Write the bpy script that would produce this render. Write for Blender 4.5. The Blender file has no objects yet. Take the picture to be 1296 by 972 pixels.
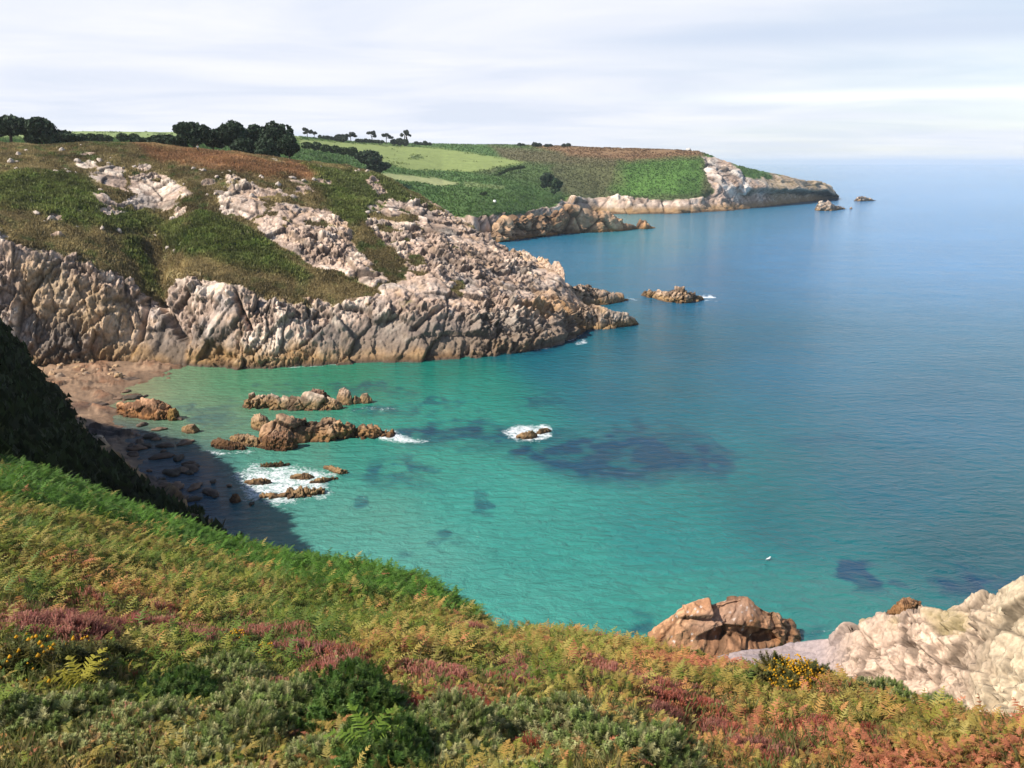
import bpy, math, random
import numpy as np
from mathutils import Vector, Matrix, Euler

rng = np.random.default_rng(11)
random.seed(11)
R = math.radians
sc = bpy.context.scene
COL = sc.collection

# ------------------------------------------------------------------ camera maths (metres, sea level at z = 0)
F = 1078.0                      # focal length in pixels of the 1296 px wide picture
PITCH = math.atan(280.0 / F)
EYE = 35.0
CP, SP = math.cos(PITCH), math.sin(PITCH)

def ray(px, py):
    x = (np.asarray(px, float) - 648) / F
    y = -(np.asarray(py, float) - 486) / F
    return x, CP + y * SP, -SP + y * CP

def atd(px, py, d):
    x, y, z = ray(px, py)
    t = d / np.hypot(x, y)
    return np.array([x * t, y * t, EYE + z * t]).T

def atz(px, py, z0=0.0):
    x, y, z = ray(px, py)
    t = (z0 - EYE) / z
    return np.array([x * t, y * t, EYE + z * t]).T

def adz(px, d, z, py=206):
    x, y, _ = ray(px, py)
    t = d / np.hypot(x, y)
    return np.array([x * t, y * t, z]).T

def proj(p):
    x, y, z = p[..., 0], p[..., 1], p[..., 2] - EYE
    f = y * CP - z * SP
    u = y * SP + z * CP
    f = np.where(f < 0.1, 0.1, f)
    return 648 + F * x / f, 486 - F * u / f

def lin(r, g, b):
    c = np.array([r, g, b], float) / 255
    return np.where(c < .04045, c / 12.92, ((c + .055) / 1.055) ** 2.4)

# ------------------------------------------------------------------ noise
def _h(ix, iy, iz, seed):
    with np.errstate(over='ignore'):
        n = (ix.astype(np.uint32) * np.uint32(374761393) + iy.astype(np.uint32) * np.uint32(668265263)
             + iz.astype(np.uint32) * np.uint32(2246822519) + np.uint32((seed * 3266489917) & 0xffffffff))
        n = (n ^ (n >> np.uint32(13))) * np.uint32(1274126177)
        n = (n ^ (n >> np.uint32(15))) * np.uint32(2654435761)
        n = n ^ (n >> np.uint32(16))
    return n.astype(np.float64) / 4294967295.0

def vnoise(p, seed=0):
    i = np.floor(p).astype(np.int64)
    f = p - i
    f = f * f * (3 - 2 * f)
    r = 0
    for dx in (0, 1):
        wx = f[..., 0] if dx else 1 - f[..., 0]
        for dy in (0, 1):
            wy = f[..., 1] if dy else 1 - f[..., 1]
            for dz in (0, 1):
                wz = f[..., 2] if dz else 1 - f[..., 2]
                r = r + wx * wy * wz * _h(i[..., 0] + dx, i[..., 1] + dy, i[..., 2] + dz, seed)
    return r

def fbm(p, oct=4, seed=0, gain=.5):
    a, s, t = 1.0, 0, 0
    for k in range(oct):
        s = s + a * vnoise(p * 2.03 ** k + 17.3 * k, seed + k)
        t += a
        a *= gain
    return s / t * 2 - 1          # -1..1

def voro(p, seed=0, blocky=False):
    """cell noise: F1, F2, a random number per cell, and a random slope per cell along the offset"""
    i = np.floor(p).astype(np.int64)
    n = p.shape[0]
    f1 = np.full(n, 9.0); f2 = np.full(n, 9.0); cid = np.zeros(n); tilt = np.zeros(n)
    for dx in (-1, 0, 1):
        for dy in (-1, 0, 1):
            for dz in (-1, 0, 1):
                c0, c1, c2 = i[:, 0] + dx, i[:, 1] + dy, i[:, 2] + dz
                qx = c0 + _h(c0, c1, c2, seed) - p[:, 0]
                qy = c1 + _h(c0, c1, c2, seed + 1) - p[:, 1]
                qz = c2 + _h(c0, c1, c2, seed + 2) - p[:, 2]
                d = (qx * qx * qx * qx + qy * qy * qy * qy + qz * qz * qz * qz) ** .25 if blocky else np.sqrt(qx * qx + qy * qy + qz * qz)
                idr = _h(c0, c1, c2, seed + 3)
                near = d < f1
                f2 = np.where(near, f1, np.minimum(f2, d))
                cid = np.where(near, idr, cid)
                t = (np.cos(idr * 40) * qx + np.sin(idr * 40) * qy + np.cos(idr * 77) * qz)
                tilt = np.where(near, t, tilt)
                f1 = np.where(near, d, f1)
    return f1, f2, cid, tilt

def sstep(a, b, x):
    t = np.clip((x - a) / (b - a), 0, 1)
    return t * t * (3 - 2 * t)

def poly_mask(px, py, poly, soft=6.0):
    """soft mask (1 inside) of a polygon"""
    poly = np.asarray(poly, float)
    inside = np.zeros(px.shape, bool)
    dist = np.full(px.shape, 1e9)
    for k in range(len(poly)):
        x0, y0 = poly[k]
        x1, y1 = poly[(k + 1) % len(poly)]
        c = ((y0 > py) != (y1 > py)) & (px < (x1 - x0) * (py - y0) / (y1 - y0 + 1e-12) + x0)
        inside ^= c
        vx, vy = x1 - x0, y1 - y0
        t = np.clip(((px - x0) * vx + (py - y0) * vy) / (vx * vx + vy * vy + 1e-9), 0, 1)
        dist = np.minimum(dist, np.hypot(px - x0 - t * vx, py - y0 - t * vy))
    sd = np.where(inside, dist, -dist)
    return sstep(-soft, soft, sd)

# ------------------------------------------------------------------ mesh helpers
def mesh_from(name, V, Q=None, T=None, mats=(), smooth=True):
    """fast mesh from arrays: V (n,3), Q quads (m,4), T tris (k,3)"""
    me = bpy.data.meshes.new(name)
    V = np.ascontiguousarray(V, dtype=np.float32)
    nq = 0 if Q is None else len(Q)
    nt = 0 if T is None else len(T)
    me.vertices.add(len(V))
    me.vertices.foreach_set('co', V.ravel())
    loops, starts = [], []
    if nq:
        loops.append(np.asarray(Q, np.int32).ravel()); starts.append(np.arange(nq) * 4)
    if nt:
        loops.append(np.asarray(T, np.int32).ravel()); starts.append(nq * 4 + np.arange(nt) * 3)
    L = np.concatenate(loops)
    me.loops.add(len(L))
    me.loops.foreach_set('vertex_index', L.astype(np.int32))
    me.polygons.add(nq + nt)
    me.polygons.foreach_set('loop_start', np.concatenate(starts).astype(np.int32))
    if smooth:
        me.polygons.foreach_set('use_smooth', np.ones(nq + nt, bool))
    for m in mats:
        me.materials.append(m)
    me.update(calc_edges=True)
    me.validate()
    return me

def vcol(me, name, C):
    a = me.attributes.new(name, 'FLOAT_COLOR', 'POINT')
    D = np.ones((len(C), 4), np.float32)
    D[:, :3] = C
    a.data.foreach_set('color', D.ravel())

def vval(me, name, v):
    a = me.attributes.new(name, 'FLOAT', 'POINT')
    a.data.foreach_set('value', np.asarray(v, np.float32))

def grid_quads(nv, nu):
    a = np.arange(nv * nu).reshape(nv, nu)
    return np.stack([a[:-1, :-1], a[:-1, 1:], a[1:, 1:], a[1:, :-1]], -1).reshape(-1, 4)

def obj(name, me, parent=None, label=None, cat=None, group=None, kind=None):
    o = bpy.data.objects.new(name, me)
    COL.objects.link(o)
    if parent: o.parent = parent
    if label: o['label'] = label
    if cat: o['category'] = cat
    if group: o['group'] = group
    if kind: o['kind'] = kind
    return o

def grid_normals(G):
    du = np.gradient(G, axis=1)
    dv = np.gradient(G, axis=0)
    n = np.cross(du, dv)
    n /= (np.linalg.norm(n, axis=-1, keepdims=True) + 1e-9)
    n = np.where(n[..., 2:3] < -.3, -n, n)
    return n

def smooth_grid(G, n):
    for _ in range(n):
        H = G.copy()
        H[1:-1] = .25 * G[:-2] + .5 * G[1:-1] + .25 * G[2:]
        G = H.copy()
        G[:, 1:-1] = .25 * H[:, :-2] + .5 * H[:, 1:-1] + .25 * H[:, 2:]
    return G

def sheet(cols, upx, nv, smooth=3, power=1.0):
    """cols: list of (px, [3-D points front to back]). Returns a grid (nv, nu, 3): linear between columns,
    rows spread evenly by length / distance."""
    keys = np.array([c[0] for c in cols], float)
    Pts = np.array([np.asarray(c[1], float) for c in cols])          # K, M, 3
    K, M, _ = Pts.shape
    idx = np.clip(np.searchsorted(keys, upx, side='right') - 1, 0, K - 2)
    t = np.clip((upx - keys[idx]) / (keys[idx + 1] - keys[idx]), 0, 1)
    ctrl = Pts[idx] * (1 - t)[:, None, None] + Pts[idx + 1] * t[:, None, None]   # nu, M, 3
    nu = len(upx)
    G = np.zeros((nv, nu, 3))
    PV = np.zeros((nv, nu))
    for j in range(nu):
        c = ctrl[j]
        # Catmull-Rom refine of the profile
        fine = []
        fp = []
        for m in range(M - 1):
            p0 = c[max(m - 1, 0)]; p1 = c[m]; p2 = c[m + 1]; p3 = c[min(m + 2, M - 1)]
            s = np.linspace(0, 1, 24, endpoint=False)[:, None]
            lin_ = p1 * (1 - s) + p2 * s
            cr = .5 * (2 * p1 + (p2 - p0) * s + (2 * p0 - 5 * p1 + 4 * p2 - p3) * s * s + (3 * p1 - p0 - 3 * p2 + p3) * s ** 3)
            fine.append(.6 * lin_ + .4 * cr)
            fp.append(m + s[:, 0])
        fine.append(c[-1:]); fp.append([M - 1.0])
        fine = np.concatenate(fine); fp = np.concatenate(fp)
        dist = np.linalg.norm(fine - np.array([0, 0, EYE]), axis=1)
        seg = np.linalg.norm(np.diff(fine, axis=0), axis=1) / (.5 * (dist[1:] + dist[:-1])) ** power
        s = np.concatenate([[0], np.cumsum(seg)])
        q = np.linspace(0, s[-1], nv)
        for k in range(3):
            G[:, j, k] = np.interp(q, s, fine[:, k])
        PV[:, j] = np.interp(q, s, fp)
    return smooth_grid(G, smooth), PV

ROT = np.array(Euler((R(14), R(-24), R(20))).to_matrix())
def rock_disp(p, scales, stretch=(1, 1, 1.9), smoothpatch=True):
    """jointed rock: flat facets cut by narrow cracks at a few sizes; displacement (m), crack mask, tone"""
    q = p @ ROT.T / np.array(stretch)
    S = scales[0][0]
    warp = np.stack([fbm(q / S * .9, 3, 91), fbm(q / S * .9, 3, 92), fbm(q / S * .9, 3, 93)], -1)
    d = np.zeros(len(p)); crack = np.zeros(len(p)); hue = np.zeros(len(p))
    mod = .30 + 1.25 * sstep(-.30, .35, fbm(p / (S * 1.6), 3, 94))     # some faces massive, some shattered
    for k, (s, a, c) in enumerate(scales):
        f1, f2, cid, tilt = voro((q + warp * s * .10 + k * 3.3) / s, 231 + 10 * k)
        e = f2 - f1
        m = 1 if k == 0 else mod
        d += m * a * ((cid - .5) * 1.9 + tilt * 2.6)
        ck = np.exp(-(e / .06) ** 2) * m
        d -= m * c * np.exp(-(e / .04) ** 2)
        crack = np.maximum(crack, np.clip(ck, 0, 1) * (1, .9, .7, .5)[min(k, 3)])
        hue += (cid - .5) * (.6, .8, .7, .5)[min(k, 3)]
    d += (np.abs(fbm(p / (S * .30), 4, 95, .6)) - .2) * scales[0][1] * .45
    return d, crack, hue

# ------------------------------------------------------------------ materials
def new_mat(name):
    m = bpy.data.materials.new(name)
    m.use_nodes = True
    nt = m.node_tree
    nt.nodes.clear()
    return m, nt

def N(nt, t, **kw):
    n = nt.nodes.new(t)
    for k, v in kw.items():
        if k.startswith('i_'):
            key = k[2:]
            n.inputs[int(key) if key.isdigit() else key.replace('_', ' ')].default_value = v
        else:
            setattr(n, k, v)
    return n

def tint_mat(name, rough=.9, fine=(6.0, .35), bump=(3.0, .5, .3), trans=0.0, spec=.25, voro_bump=None):
    """base colour from the 'tint' attribute, broken up by fine noise, with bump"""
    m, nt = new_mat(name)
    L = nt.links.new
    out = N(nt, 'ShaderNodeOutputMaterial')
    bs = N(nt, 'ShaderNodeBsdfPrincipled', i_Roughness=rough)
    bs.inputs['Specular IOR Level'].default_value = spec
    at = N(nt, 'ShaderNodeAttribute', attribute_name='tint')
    tc = N(nt, 'ShaderNodeTexCoord')
    col = at.outputs['Color']
    if fine:
        nz = N(nt, 'ShaderNodeTexNoise', i_Scale=fine[0], i_Detail=5.0, i_Roughness=.65)
        L(tc.outputs['Object'], nz.inputs['Vector'])
        mr = N(nt, 'ShaderNodeMapRange')
        mr.inputs['From Min'].default_value = .25; mr.inputs['From Max'].default_value = .75
        mr.inputs['To Min'].default_value = 1 - fine[1]; mr.inputs['To Max'].default_value = 1 + fine[1]
        L(nz.outputs['Fac'], mr.inputs['Value'])
        mx = N(nt, 'ShaderNodeVectorMath', operation='SCALE')
        L(col, mx.inputs[0]); L(mr.outputs[0], mx.inputs['Scale'])
        col = mx.outputs[0]
    L(col, bs.inputs['Base Color'])
    if bump:
        nb = N(nt, 'ShaderNodeTexNoise', i_Scale=bump[0], i_Detail=6.0, i_Roughness=.6)
        L(tc.outputs['Object'], nb.inputs['Vector'])
        bp = N(nt, 'ShaderNodeBump', i_Strength=bump[1], i_Distance=bump[2])
        L(nb.outputs['Fac'], bp.inputs['Height'])
        L(bp.outputs[0], bs.inputs['Normal'])
    sh = bs.outputs[0]
    if trans:
        tr = N(nt, 'ShaderNodeBsdfTranslucent')
        L(col, tr.inputs['Color'])
        mix = N(nt, 'ShaderNodeMixShader', i_Fac=trans)
        L(sh, mix.inputs[1]); L(tr.outputs[0], mix.inputs[2])
        sh = mix.outputs[0]
    L(sh, out.inputs['Surface'])
    return m

def plain_mat(name, c, rough=.8, var=.2, scale=3.0):
    m, nt = new_mat(name)
    L = nt.links.new
    out = N(nt, 'ShaderNodeOutputMaterial')
    bs = N(nt, 'ShaderNodeBsdfPrincipled', i_Roughness=rough)
    bs.inputs['Specular IOR Level'].default_value = .25
    tc = N(nt, 'ShaderNodeTexCoord')
    nz = N(nt, 'ShaderNodeTexNoise', i_Scale=scale, i_Detail=4.0)
    L(tc.outputs['Object'], nz.inputs['Vector'])
    mr = N(nt, 'ShaderNodeMapRange')
    mr.inputs['To Min'].default_value = 1 - var; mr.inputs['To Max'].default_value = 1 + var
    L(nz.outputs['Fac'], mr.inputs['Value'])
    mx = N(nt, 'ShaderNodeVectorMath', operation='SCALE')
    mx.inputs[0].default_value = c
    L(mr.outputs[0], mx.inputs['Scale'])
    L(mx.outputs[0], bs.inputs['Base Color'])
    L(bs.outputs[0], out.inputs['Surface'])
    return m

M_ROCK = tint_mat('coast_rock', .9, (1.6, .32), (3.2, .5, .3))
M_ROCKN = tint_mat('near_rock', .9, (4.0, .30), (9.0, .6, .08))
M_FAR = tint_mat('far_land', .95, (.35, .25), (.25, .6, 1.5))
M_SOIL = tint_mat('hill_soil', .95, (5.0, .35), (6.0, .6, .1))
M_SAND = tint_mat('shore_sand', .7, (1.5, .25), (2.0, .4, .2))
M_LEAF = tint_mat('leaves', .6, None, None, .42, .3)
M_TREE = tint_mat('tree_foliage', .7, None, None, .12, .2)
M_BARK = plain_mat('bark', (.07, .055, .045), .9, .3, 4)

# ------------------------------------------------------------------ light, sky, camera
SUN_EL, SUN_DIR = 43.0, (-.90, -.44)         # direction towards the sun in plan
cam = bpy.data.cameras.new('camera')
cam.lens = 36.0 * F / 1296
cam.sensor_width = 36.0
cam.clip_start = .1
cam.clip_end = 60000
co = bpy.data.objects.new('camera', cam)
COL.objects.link(co)
co.location = (0, 0, EYE)
co.rotation_euler = (math.pi / 2 - PITCH, 0, 0)
sc.camera = co

sl = bpy.data.lights.new('sun', 'SUN')
sl.energy = 5.0
sl.angle = R(.6)
sl.color = (1.0, .93, .82)
so = bpy.data.objects.new('sun', sl)
COL.objects.link(so)
sd = Vector((SUN_DIR[0], SUN_DIR[1], 0)).normalized() * math.cos(R(SUN_EL)) + Vector((0, 0, math.sin(R(SUN_EL))))
so.rotation_euler = sd.to_track_quat('Z', 'Y').to_euler()
so.location = (-40, -40, 120)

w = bpy.data.worlds.new('World')
sc.world = w
w.use_nodes = True
nt = w.node_tree
nt.nodes.clear()
L = nt.links.new
wo = N(nt, 'ShaderNodeOutputWorld')
bg = N(nt, 'ShaderNodeBackground', i_Strength=.085)
sky = N(nt, 'ShaderNodeTexSky', sky_type='NISHITA', sun_disc=False)
sky.sun_elevation = R(SUN_EL)
sky.sun_rotation = math.atan2(SUN_DIR[0], SUN_DIR[1])
sky.air_density = 1.0; sky.dust_density = .1; sky.ozone_density = 1.2
tc = N(nt, 'ShaderNodeTexCoord')
sep = N(nt, 'ShaderNodeSeparateXYZ')
L(tc.outputs['Generated'], sep.inputs[0])
def M(op, a, b=None, clamp=False):
    n = N(nt, 'ShaderNodeMath', operation=op, use_clamp=clamp)
    for k, v in enumerate((a, b)):
        if v is None: continue
        if isinstance(v, (int, float)): n.inputs[k].default_value = v
        else: L(v, n.inputs[k])
    return n.outputs[0]
zc = M('MAXIMUM', sep.outputs['Z'], 0.0)
den = M('ADD', zc, .07)
cx = M('DIVIDE', sep.outputs['X'], den)
cy = M('DIVIDE', sep.outputs['Y'], den)
cmb = N(nt, 'ShaderNodeCombineXYZ')
L(M('MULTIPLY', cx, .42), cmb.inputs[0]); L(M('MULTIPLY', cy, .62), cmb.inputs[1])
n1 = N(nt, 'ShaderNodeTexNoise', i_Scale=.55, i_Detail=6.0, i_Roughness=.5)
n1.inputs['Distortion'].default_value = .8
L(cmb.outputs[0], n1.inputs['Vector'])
n2 = N(nt, 'ShaderNodeTexNoise', i_Scale=1.1, i_Detail=8.0, i_Roughness=.55)
n2.inputs['Distortion'].default_value = .5
L(cmb.outputs[0], n2.inputs['Vector'])
# a veil of thin cloud over the sea and land, thicker on the left, thinning to blue on the right and overhead
side = M('MULTIPLY', sep.outputs['X'], -.65)
cov = M('ADD', M('ADD', n1.outputs['Fac'], side), .30)
mrc = N(nt, 'ShaderNodeMapRange', interpolation_type='SMOOTHSTEP')
mrc.inputs['From Min'].default_value = .25; mrc.inputs['From Max'].default_value = .85
mrc.inputs['To Min'].default_value = .55; mrc.inputs['To Max'].default_value = 1.0
L(cov, mrc.inputs['Value'])
mro = N(nt, 'ShaderNodeMapRange', interpolation_type='SMOOTHSTEP')
mro.inputs['From Min'].default_value = .24; mro.inputs['From Max'].default_value = .5
mro.inputs['To Min'].default_value = 1.0; mro.inputs['To Max'].default_value = .0
L(zc, mro.inputs['Value'])
covf = M('MULTIPLY', mrc.outputs[0], mro.outputs[0])
crp = N(nt, 'ShaderNodeValToRGB')
crp.color_ramp.elements[0].position = .36; crp.color_ramp.elements[0].color = (6.3, 6.8, 7.9, 1)
crp.color_ramp.elements[1].position = .64; crp.color_ramp.elements[1].color = (7.9, 8.0, 8.6, 1)
L(n2.outputs['Fac'], crp.inputs['Fac'])
def band(z0, hw, x0, x1):
    a = M('ABSOLUTE', M('SUBTRACT', M('ADD', sep.outputs['Z'], M('MULTIPLY', M('SUBTRACT', n2.outputs['Fac'], .5), hw * 1.6)), z0))
    m1 = N(nt, 'ShaderNodeMapRange', interpolation_type='SMOOTHSTEP')
    m1.inputs['From Min'].default_value = hw; m1.inputs['From Max'].default_value = 0.0
    L(a, m1.inputs['Value'])
    m2 = N(nt, 'ShaderNodeMapRange', interpolation_type='SMOOTHSTEP')
    m2.inputs['From Min'].default_value = x0; m2.inputs['From Max'].default_value = x1
    L(sep.outputs['X'], m2.inputs['Value'])
    return M('MULTIPLY', m1.outputs[0], m2.outputs[0])
mixc = N(nt, 'ShaderNodeMixRGB')
L(covf, mixc.inputs['Fac']); L(sky.outputs[0], mixc.inputs[1]); L(crp.outputs[0], mixc.inputs[2])
mixd = N(nt, 'ShaderNodeMixRGB'); mixd.inputs[2].default_value = (5.3, 6.1, 7.5, 1)
L(M('MULTIPLY', band(.128, .018, .02, .22), .75), mixd.inputs['Fac']); L(mixc.outputs[0], mixd.inputs[1])
mixe = N(nt, 'ShaderNodeMixRGB'); mixe.inputs[2].default_value = (9.2, 9.3, 9.0, 1)
L(M('MULTIPLY', band(.066, .012, .12, .32), .85), mixe.inputs['Fac']); L(mixd.outputs[0], mixe.inputs[1])
L(mixe.outputs[0], bg.inputs['Color'])
L(bg.outputs[0], wo.inputs['Surface'])

sc.view_settings.view_transform = 'Standard'
sc.view_settings.look = 'None'
sc.view_settings.exposure = 0.55
sc.view_settings.gamma = 1.0
sc.render.engine = 'CYCLES'
sc.cycles.use_denoising = True
sc.cycles.max_bounces = 6
sc.cycles.diffuse_bounces = 2
sc.cycles.glossy_bounces = 2
sc.cycles.transmission_bounces = 3
sc.cycles.volume_bounces = 2
sc.cycles.transparent_max_bounces = 8
sc.cycles.volume_step_rate = 10.0
sc.cycles.caustics_reflective = False
sc.cycles.caustics_refractive = False

PINK = np.array((.53, .385, .30)); GREY = np.array((.40, .345, .31)); PALE = np.array((.66, .55, .45))
OCHRE = np.array((.42, .25, .10)); WET = np.array((.07, .055, .045)); WEED = np.array((.21, .12, .06))

def rock_colour(p, hue, crack, z, seed=0, low=True, warm=0.0):
    n = fbm(p / 9.0, 4, 40 + seed)[:, None]
    n2 = fbm(p / 2.2, 4, 50 + seed)[:, None]
    n3 = fbm(p / np.array([5, 5, 14.0]), 4, 60 + seed)[:, None]
    c = PINK + (PALE - PINK) * sstep(-.1, .7, n + hue[:, None] * .6)
    c = c + (GREY - c) * (sstep(0, .5, n3) * .8)
    c = c + (OCHRE - c) * np.clip(sstep(.05, .55, n2 - n * .5) * .35 + warm, 0, 1)
    c = c * (1 + .42 * hue[:, None]) * (1 + .28 * n2)
    c = c * (1 - .7 * crack[:, None])
    if low:
        zz = z + fbm(p / 3.0, 3, 70 + seed) * 1.0
        wl = sstep(5.2, 1.8, zz)[:, None] * .82
        c = c + (OCHRE * .66 - c) * wl
        wb = sstep(1.3, .5, zz)[:, None]
        c = c + (WEED * .55 - c) * wb * .9
        wd = sstep(.5, .1, z)[:, None]
        c = c + (WET - c) * wd * .8
    return np.clip(c, .01, .9)

# ------------------------------------------------------------------ near headland across the cove
def dz(px, py, off, z=None):
    """point on pixel column px whose distance is that of the waterline plus off"""
    return atd(px, py, off)

WLP = [(-300, 500), (-100, 480), (0, 475), (100, 468), (200, 462), (240, 462), (300, 467), (400, 462), (480, 458), (550, 457), (620, 452),
       (660, 445), (700, 437), (725, 428), (745, 416), (765, 408)]
def wl_py(px): return np.interp(px, [a[0] for a in WLP], [a[1] for a in WLP])
def wl_d(px):
    p = atz(px, wl_py(px)); return math.hypot(p[0], p[1])

H1 = [  # px, lip (py, off), mid z bulge, crest (py, dist)
    (-300, 290, 9, 1.5, 185, 215), (-100, 298, 9, 1.5, 182, 235), (0, 306, 9, 1.5, 182, 240), (60, 322, 9, 1.5, 183, 240), (130, 345, 9, 1.5, 181, 238),
    (185, 380, 10, 1.0, 183, 236), (205, 385, 10, 1.0, 185, 235), (235, 352, 10, 1.5, 188, 234), (300, 372, 9, 1.5, 194, 232), (345, 384, 8, 2, 200, 233),
    (400, 388, 8, 2, 206, 236), (440, 388, 8, 2, 209, 240), (480, 386, 8, 2, 219, 237), (520, 388, 8, 1.5, 241, 230), (550, 390, 8, 1.5, 258, 225),
    (600, 394, 8, 1.0, 288, 215), (640, 396, 8, .6, 320, 207), (670, 394, 8, .4, 333, 202), (705, 392, 7, .2, 346, 197), (722, 394, 5, 0, 368, 193),
    (738, 402, 4, 0, 384, 191), (752, 404, 3, 0, 396, 190), (765, 409, 1, 0, 408, 189)]
cols = []
for (px, lpy, loff, bulge, cpy, cd) in H1:
    dw = wl_d(px)
    wp = atz(px, wl_py(px))
    deep = adz(px, dw - 3, -2.5, wl_py(px))
    base = adz(px, dw + 1.0, 1.2, wl_py(px))
    lip = atd(px, lpy, dw + loff)
    lip[2] = max(lip[2], 1.5 if px < 730 else .6)
    crest = atd(px, cpy, max(cd, dw + loff + 6))
    mid = .5 * (lip + crest); mid[2] += bulge
    if px < 420:
        beh = adz(px, cd + 30, crest[2] - .5, cpy); beh2 = adz(px, cd + 120, crest[2] - 4, cpy)
    else:
        k = (px - 420) / 345.0
        beh = adz(px, cd + 22, crest[2] - 4 - 4 * k, cpy); beh2 = adz(px, cd + 60, max(-3, crest[2] - 18 - 20 * k), cpy)
    cols.append((px, [deep, wp, base, lip, mid, crest, beh, beh2]))
upx = np.arange(-260, 766, 1.15)
G, PV = sheet(cols, upx, 430, smooth=4)
nv, nu = PV.shape
P0 = G.reshape(-1, 3)
pv = PV.ravel()
bx, by = proj(P0)
wob = fbm(P0 / 6.0, 4, 3); wob2 = fbm(P0 / 2.5, 3, 5)
jx, jy = bx + wob * 18 + wob2 * 11, by + wob2 * 9 + wob * 9
rock = np.zeros(len(P0))
def addr(poly, v=1.0, soft=5):
    global rock
    rock = np.maximum(rock, v * poly_mask(jx, jy, poly, soft))
def subr(poly, soft=5):
    global rock
    rock = rock * (1 - poly_mask(jx, jy, poly, soft))
wob3 = fbm(P0 / .9, 2, 7)
rock = sstep(3.12, 2.78, pv + wob * .22 + wob2 * .16 + wob3 * .08)
addr([(100, 238), (125, 214), (158, 214), (172, 262), (150, 277), (128, 258)])
addr([(172, 225), (198, 218), (240, 240), (252, 262), (245, 272), (180, 277), (168, 250)])
addr([(262, 236), (300, 224), (330, 240), (380, 230), (398, 242), (335, 256), (312, 272), (280, 270)], .9)
addr([(318, 272), (350, 256), (402, 262), (432, 275), (462, 320), (492, 345), (474, 368), (440, 352), (400, 342), (380, 325), (338, 302)])
addr([(452, 268), (470, 258), (520, 252), (545, 256), (600, 288), (640, 316), (720, 340), (765, 400), (760, 430), (400, 470), (240, 470), (225, 440), (300, 384), (400, 392), (470, 378), (500, 352), (478, 310)])
addr([(470, 225), (492, 232), (488, 262), (468, 250)], .8)
addr([(0, 305), (60, 318), (130, 342), (180, 365), (205, 392), (235, 350), (300, 362), (345, 378), (420, 384), (420, 470), (0, 480), (-300, 500), (-300, 290)])
subr([(442, 262), (462, 285), (516, 333), (508, 352), (484, 345), (452, 312)], 6)
subr([(176, 300), (186, 340), (200, 388), (207, 388), (197, 340), (192, 300)], 3)
# small outcrops breaking through the heath
f1, f2, cid, tl = voro(P0 / np.array([6.5, 9.0, 7.0]), 31)
spk = sstep(.36 * (.4 + cid), .12, f1 + wob2 * .1) * (cid > .12) * sstep(5.3, 4.8, pv)
spk *= ((bx > 60) * (by < 300)) * sstep(470, 430, bx)
rock = np.maximum(rock, spk * .95)
subr([(205, 180), (300, 192), (390, 206), (395, 226), (330, 223), (240, 208)], 6)
green = np.zeros(len(P0))
for pg in ([(0, 222), (110, 226), (132, 258), (205, 277), (192, 300), (80, 282), (0, 262), (-200, 260), (-200, 222)],
           [(186, 288), (262, 268), (312, 285), (352, 320), (398, 352), (380, 357), (300, 336), (218, 316)],
           [(160, 305), (182, 305), (203, 372), (186, 372)], [(385, 210), (430, 214), (480, 222), (545, 262), (520, 256), (462, 266), (436, 300), (420, 268)]):
    green = np.maximum(green, poly_mask(jx, jy, pg, 7))
red = poly_mask(jx, jy, [(170, 178), (210, 186), (380, 203), (402, 220), (385, 228), (330, 224), (250, 210), (190, 200)], 6)
grassy = sstep(.12, .42, fbm(P0 / np.array([4.0, 4.0, 3.0]), 4, 9) + .25 * wob2) * sstep(2.75, 3.3, pv + wob * .3) * (bx < 690)
rock = rock * (1 - .95 * grassy * sstep(640, 560, bx))
nrm = grid_normals(G).reshape(-1, 3)
d, crack, hue = rock_disp(P0, [(8.0, .45, .35), (3.4, .38, .40), (1.7, .30, .34), (.85, .17, .2), (.45, .08, .09)])
ruf = fbm(P0 / 14, 3, 8)
upd = np.array([0, 0, 1.0])
dirn = nrm * .75 + np.array([0.2, -.45, .22]); dirn /= np.linalg.norm(dirn, axis=1, keepdims=True)
edgefade = sstep(0, .9, pv)
amp = np.interp(bx, [-300, 200, 420, 560, 765], [.72, .75, 1.1, 1.1, .95]) * np.interp(pv, [0, 1, 2, 3, 3.6, 8], [.25, .5, 1, 1, .62, .62])
disp = (rock * amp * (d + ruf * 1.2 + .55) + fbm(P0 / 30, 3, 77) * 1.0 * (pv > 2))
veg = (1 - rock)
vd = veg * (fbm(P0 / 1.6, 3, 12) * .22 + fbm(P0 / 5, 2, 13) * .35 + green * (.5 + fbm(P0 / 1.0, 3, 14) * .4))
P1 = P0 + dirn * disp[:, None] + upd * vd[:, None]
# gully and clefts in the cliff
def cleft(a, b, wdt, dep):
    m = poly_mask(bx + wob2 * 4, by, [(a[0] - wdt, a[1]), (a[0] + wdt, a[1]), (b[0] + wdt, b[1]), (b[0] - wdt, b[1])], 3)
    return m * dep
cl = cleft((190, 372), (176, 432), 3, 2.0) + cleft((203, 380), (234, 432), 5, 2.5) + cleft((296, 372), (318, 420), 3, 1.6) + cleft((560, 390), (520, 420), 4, 1.5) + cleft((610, 400), (645, 430), 4, 1.6)
P1 = P1 + np.array([0, 1.0, -.25]) * cl[:, None]
rc = rock_colour(P1, hue, crack, P1[:, 2], 0)
orange = poly_mask(jx, jy, [(660, 390), (700, 370), (740, 385), (735, 410), (690, 405)], 10) + poly_mask(jx, jy, [(640, 315), (670, 318), (720, 342), (715, 352), (660, 332)], 5)
rc = rc + (np.array((.50, .27, .09)) - rc) * (np.clip(orange, 0, 1) * .45)[:, None]
tan_ = poly_mask(jx, jy, [(20, 330), (60, 330), (170, 390), (170, 440), (110, 430), (60, 420), (30, 380)], 16)
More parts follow.
